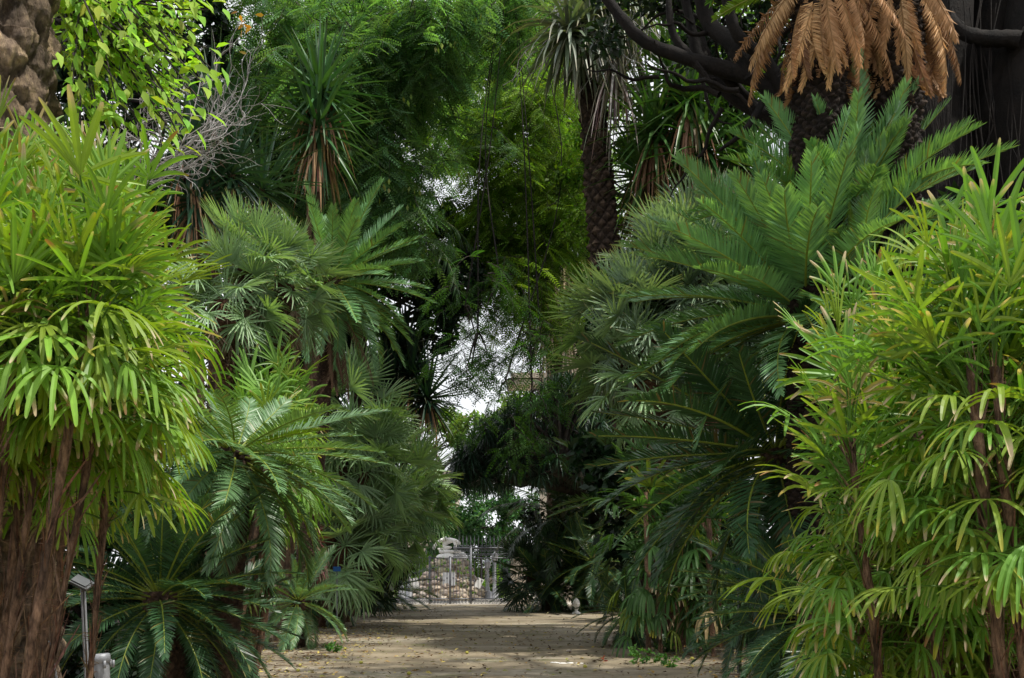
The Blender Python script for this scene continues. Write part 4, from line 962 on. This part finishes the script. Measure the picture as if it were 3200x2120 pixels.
skinned('body', V, E, [.17, .16, .17, .15, .07, .1, .085, .11, .09, .07, .05, .11, .09, .07, .05, .07, .055, .045, .07, .055, .045], M_MARBLE, st)
mb = MB(); P = np.array([(-.75, .05, .5), (-.6, .02, .75), (-.4, 0, .9), (-.1, .02, 1.02)]); 
for k in range(5): tube(mb, curve(P + [0, -.2 + k * .09, 0], 14) + b, np.linspace(.05, .09, 14), 8, rough=.05)
mb.build('drapery', M_MARBLE, st)

# lamp standards beyond the fence
def lamp(px, D, h, lab, grp=None):
    t = thing('lamp_standard', lab, 'lamp post', ground_at(px, D)); b = np.array(t.location); mb = MB()
    lathe(mb, b, [(.2, 0), (.2, .12), (.16, .14), (.17, .4), (.1, .48), (.12, .6), (.07, .66), (.06, 1.0), (.085, 1.04), (.055, 1.08), (.045, h - .1), (.06, h - .06), (.04, h)], 14); mb.build('post', M_STEEL, t)
    mb = MB(); lathe(mb, b + [0, 0, h + .002], [(.02, 0), (.12, .06), (.15, .3), (.17, .34), (.03, .46), (.01, .54)], 8); mb.build('lantern', M_STEEL, t)
lamp(494.8, 51, 1.75, 'silvery lamp standard behind the right fence, nearest to the pier')
lamp(487.5, 53, 1.45, 'silvery lamp standard behind the right fence, beside the rocks')
lamp(409, 52, 1.7, 'silvery lamp standard behind the left fence, nearest to the rocks')
lamp(401.5, 55, 1.8, 'silvery lamp standard behind the left fence, far from the rocks')
# pale houses far beyond
mb = MB(); box(mb, [-9, 95, 4.5], [9, 6, 9]); 
h = thing('building', 'pale beige building half hidden by trees beyond the gate', 'building', [-9, 95, 0]); mb.build('wall', M_ASHLAR, h, smooth=False)
for i in range(4):
    for k in range(2): mb = MB(); box(mb, [-12.2 + i * 2.1, 91.95, 2.2 + 3.4 * k], [1.0, .15, 1.7]); mb.build('window', M_BLACKP, h, smooth=False)
mb = MB(); box(mb, [-9, 95, 9.15], [9.8, 6.8, .3]); mb.build('roof', M_ASHLAR, h, smooth=False)

# ================================================================== SMALL THINGS
for px, py, lab in ((351.5, 613.5, 'white stone pine cone finial on a small base at the left path edge'), (576.3, 614, 'white stone pine cone finial on a small base at the right path edge')):
    D = 1821 / (py - 566); b = ground_at(px, D); t = thing('stone_finial', lab, 'finial', b); mb = MB()
    lathe(mb, b, [(.14, 0), (.15, .04), (.09, .08), (.05, .11), (.05, .15), (.1, .18)], 14); mb.build('base', M_MARBLE, t)
    mb = MB(); prof = [(.001 + .135 * math.sin(u * math.pi) ** .75 * (1 - .25 * u), .18 + .36 * u) for u in np.linspace(0.04, 1, 14)]
    lathe(mb, b, prof, 16)
    V = mb.v[-1]; a = np.arctan2(V[:, 1] - b[1], V[:, 0] - b[0]); k = 1 + .07 * np.sin(a * 8 + V[:, 2] * 30); V[:, 0] = b[0] + (V[:, 0] - b[0]) * k; V[:, 1] = b[1] + (V[:, 1] - b[1]) * k
    mb.build('pine_cone', M_MARBLE, t)
def sign_post(label, pa, pb, plate, D, plate_sz, rot, mat, lab2=None):
    a, c = at(*pa, D), at(*pb, D); k = a[2] / max(.01, (c[2] - a[2])); foot = a - (c - a) * k if a[2] > 0 else a
    t = thing('plant_label', label, 'sign', foot); mb = MB()
    for s in (-1, 1): tube(mb, [foot + [s * .006, 0, 0], c + [s * .006, 0, 0]], .0075, 4)
    mb.build('post', M_STEEL, t)
    if plate:
        mb = MB(); box(mb, [0, 0, 0], plate_sz, (1, 1, 1), Matrix.Rotation(rot, 3, 'X') @ Matrix.Rotation(R(28), 3, 'Y')); box(mb, [.0, -.004, .012], [plate_sz[0] * .86, plate_sz[1] * .8, .004], (1, 1, 1), Matrix.Rotation(rot, 3, 'X') @ Matrix.Rotation(R(28), 3, 'Y')); 
        for v in mb.v: v += at(*plate, D)
        mb.build('plate', mat, t, smooth=False)
    return t
sign_post('slim metal post with a small tilted dark plate at the bottom left', (87, 678), (83, 586), (82, 583), 5.6, (.09, .12, .012), R(15), M_BLACKP)
sign_post('leaning bare metal stake left of the plant label post', (55, 678), (36, 585), None, 5.2, None, 0, M_BLACKP)
def blue_sign(px, py, D, w, h, lab):
    foot = ground_at(px, D); t = thing('plant_label', lab, 'sign', foot); mb = MB(); tube(mb, [foot, at(px, py, D)], .012, 6); mb.build('post', M_BLACKP, t)
    mb = MB(); box(mb, at(px, py, D) - [0, .02, 0], [w, .01, h]); mb.build('plate', M_BLUE, t, smooth=False)
blue_sign(337, 569, 26, .17, .11, 'small blue plant label in the shade left of the path')
blue_sign(738, 573, 17, .1, .16, 'small blue plant label in the shade right of the path')
def spotlight(px, py, D, r, h, lab, mat, tilt=0):
    foot = at(px, py, D); foot[2] = max(0, foot[2]); t = thing('spotlight', lab, 'spotlight', foot); mb = MB()
    A = Matrix.Rotation(tilt, 3, 'Y')
    lathe(mb, foot + [0, 0, .08], [(.01, 0), (r * .75, 0), (r * .85, h * .5), (r * .9, h * .55), (r * .9, h * .8)], 20, (1, 1, 1), A); mb.build('housing', mat, t)
    mb = MB(); lathe(mb, foot + [0, 0, .08], [(r * .92, h * .8), (r * 1.12, h * .82), (r * 1.12, h * .98), (r * .95, h), (r * .9, h * .94), (.01, h * .93)], 20, (1, 1, 1), A)
    for k in range(5):
        a = k * 1.2566; q = foot + [0, 0, .08] + np.array([r * 1.0 * math.cos(a), r * 1.0 * math.sin(a), h * .78]); box(mb, q, [.014, .014, h * .16])
    mb.build('rim', mat, t)
    mb = MB(); box(mb, foot + [0, 0, .04], [r * .5, r * .5, .1]); mb.build('bracket', M_BLACKP, t)
spotlight(105, 712, 7.4, .055, .3, 'grey cylindrical garden spotlight at the bottom left edge of the photo', M_STEEL, R(-6))
bpy.context.view_layer.update()
spotlight(657, 640, 24, .1, .33, 'dark cylindrical garden spotlight, the left one of two under the right clump', M_BLACKP)
spotlight(703, 650, 21.7, .1, .34, 'dark cylindrical garden spotlight, the right one of two under the right clump', M_BLACKP, R(5))
# stones, litter
def gat(px, py): return np.array([gx(px, 1821 / (py - 566)), 1821 / (py - 566), 0.])
for i, (px, py, s, lab) in enumerate(((611, 642, .1, 'pale rounded stone at the right path edge'), (638, 640, .12, 'grey stone lying at the foot of the right clump'), (569, 600 + 52, .05, 'small pale stone in the middle of the path'))):
    mb = MB(); q = gat(px, py); blob(mb, q + [0, 0, s * .4], (s, s, s * .6), 8, .25, (1.1, 1.05, 1), 20 + i); tag(mb.build('stone', M_STONE, None, q), lab, 'stone')
mb = MB(); q = gat(570, 664)
for k in range(4): blob(mb, q + [-.25 + k * .13, rng.normal(0, .04), .012], (.07, .035, .012), 5, .5, (1, 1, 1), 60 + k)
tag(mb.build('litter', M_MARBLE, None, q), 'crumpled strip of white litter on the path at the lower right', 'litter')
mb = MB(); q = gat(605, 662); scatter(mb, LEAF_V, LEAF_Q, np.tile(q + [0, 0, .03], (6, 1)) + rng.normal(0, .05, (6, 3)) * [1, 1, .3], rdir(6), rdir(6) + [0, 0, 1], rng.uniform(.07, .12, 6), vary((.3, .1, .05), 6, .3))
tag(mb.build('dry_leaf', M_DEADL, None, q), 'curled rust-red dry leaf on the path at the lower right', 'leaf')
fr = None
for px, py in ((300, 667), (361, 664), (298, 672), (585, 668), (692, 660), (467, 654), (409, 675), (345, 650)):
    q = gat(px, py); mb = MB(); blob(mb, [0, 0, .025], (.04, .03, .028), 6, .1, (1, 1, 1), 4)
    if fr is None:
        M_FRUIT = surfmat('yellow_fruit', (.25, .24, .04), (.42, .38, .06), scale=9, bump=.1, rough=.5)
        fr = mb.build('fallen_fruit', M_FRUIT); o = fr
    else: o = fr.copy(); COL.objects.link(o)
    o.location = q; o.rotation_euler = (0, 0, rng.uniform(0, 6)); tag(o, 'small yellow fruit fallen on the bare path', 'fruit', 'yellow fruits fallen on the path')
# weeds
for i, (px, py, s, lab) in enumerate(((636, 664, .3, 'small green weed growing at the lower right of the path'), (668, 667, .22, 'small weed nearer the right edge of the path'), (332, 653, .2, 'low tuft of green weed at the left path edge'), (665, 652, .2, 'thin weed sprouting beside the right spotlight'))):
    q = gat(px, py); mb = MB(); leafy(mb, q + [0, 0, s * .45], (s, s, s * .45), 220, .07, (.07, .17, .04), clumps=14, shell=.2)
    for k in range(8): tube(mb, [q, q + rng.normal(0, s * .4, 3) * [1, 1, 0] + [0, 0, s * .5]], .004, 3, (.06, .12, .03))
    tag(mb.build('weed', M_LEAF, None, q), lab, 'weed')
# leaf litter (uncountable)
mb = MB(); n = 2600; y = 16 + 32 * rng.random(n) ** 1.5; y = np.concatenate([y, 16 + 14 * rng.random(3200)]); n = len(y); x = rng.uniform(-5.2, 4.8, n); e = rng.random(n); x = np.where(e < .6, np.sign(x) * (5.2 - 2.6 * rng.random(n) ** 1.8), x)
pal = np.array([(.5, .4, .1), (.42, .26, .08), (.2, .13, .07), (.13, .09, .06), (.5, .45, .22), (.25, .26, .06)])
scatter(mb, LEAF_S * [1, 1, 1.5], LEAF_SQ, np.stack([x, y, np.full(n, .03)], 1), nrm(rng.normal(size=(n, 3)) * [1, 1, .15]), nrm(rng.normal(0, .25, (n, 3)) + [0, 0, 1]), rng.uniform(.04, .12, n), pal[rng.choice(6, n, p=[.2, .15, .25, .2, .08, .12])] * rng.uniform(.6, 1.2, (n, 1)))
tag(mb.build('leaf_litter', M_DEADL), 'scattered dry leaves on the dirt path', 'leaf litter', kind='stuff')
mb = MB(); n = 260; y = rng.uniform(16, 26, n); sgn = np.where(rng.random(n) < .5, -1, 1); x = np.where(sgn < 0, rng.uniform(-5.4, -3.2, n), rng.uniform(3.0, 4.9, n)); a = rng.uniform(0, 3.14, n); L = rng.uniform(.08, .5, n)
for i in range(n): d = np.array([math.cos(a[i]), math.sin(a[i]), 0]) * L[i]; q = np.array([x[i], y[i], .03]); tube(mb, [q - d / 2, q + rng.normal(0, .02, 3) * [1, 1, .3], q + d / 2], .006, 3, (.2, .13, .08))
tag(mb.build('twig_litter', M_DEADL), 'thin broken twigs strewn along the path edges', 'twig litter', kind='stuff')
# reddish bromeliad
t = thing('bromeliad', 'rosette plant with dark red leaves and a brown skirt by the left fan palm cluster', 'bromeliad', ground_at(300, 25)); c = at(312, 540, 25); b = np.array(t.location)
mb = MB(); rosette(mb, c, 60, .42, .05, (.12, .035, .03), el=(70, -20), droop=.3); mb.build('crown', M_YUC, t)
mb = MB(); dead_skirt(mb, c, 170, .5, .05, (.2, .11, .09), r0=.2, spread=.6, hgt=.7); mb.build('dead_skirt', M_DEAD, t)
mb = MB(); tube(mb, [b, c], .13, 9, (.6, .5, .4), rough=.05); mb.build('stem', M_BARKD, t)

# ================================================================== LIGHT, CAMERA
sun_dir = Vector((.38, -.16, .9)).normalized()
el = math.asin(sun_dir.z); az = math.atan2(sun_dir.x, sun_dir.y)
W = bpy.data.worlds.new('World'); bpy.context.scene.world = W; W.use_nodes = True; nt = W.node_tree; bg = nt.nodes['Background']
sky = nt.nodes.new('ShaderNodeTexSky'); sky.sky_type = 'NISHITA'; sky.sun_disc = False; sky.sun_elevation = el; sky.sun_rotation = az; sky.air_density = 1.2; sky.dust_density = 2.5
tc = nt.nodes.new('ShaderNodeTexCoord'); no = nt.nodes.new('ShaderNodeTexNoise'); no.inputs['Scale'].default_value = 3; no.inputs['Detail'].default_value = 7; nt.links.new(tc.outputs['Generated'], no.inputs['Vector'])
mr = nt.nodes.new('ShaderNodeMapRange'); mr.inputs['From Min'].default_value = .3; mr.inputs['From Max'].default_value = .6; mr.inputs['To Min'].default_value = .75; nt.links.new(no.outputs['Fac'], mr.inputs['Value'])
mx = nt.nodes.new('ShaderNodeMix'); mx.data_type = 'RGBA'; nt.links.new(mr.outputs[0], mx.inputs[0]); nt.links.new(sky.outputs[0], mx.inputs[6]); mx.inputs[7].default_value = (10.5, 10.7, 11.1, 1)
nt.links.new(mx.outputs[2], bg.inputs['Color']); bg.inputs['Strength'].default_value = .115
sd = bpy.data.lights.new('sun', 'SUN'); sd.energy = 5; sd.angle = R(1.2); sd.color = (1, .95, .86)
so = bpy.data.objects.new('sun', sd); COL.objects.link(so); so.rotation_euler = sun_dir.to_track_quat('Z', 'Y').to_euler(); so.location = (5, -5, 20)
cd = bpy.data.cameras.new('camera'); cd.sensor_width = 36; cd.lens = 36 * F / 1024; cd.shift_y = (HY - 339) / 1024; cd.clip_end = 2000; cd.clip_start = .05
cam = bpy.data.objects.new('camera', cd); COL.objects.link(cam); cam.location = (0, 0, H); cam.rotation_euler = (math.pi / 2, 0, 0)
sc = bpy.context.scene; sc.camera = cam
sc.view_settings.view_transform = 'Standard'; sc.view_settings.look = 'None'; sc.view_settings.exposure = 0
sc.cycles.max_bounces = 8; sc.cycles.diffuse_bounces = 4; sc.cycles.transmission_bounces = 6; sc.cycles.transparent_max_bounces = 8
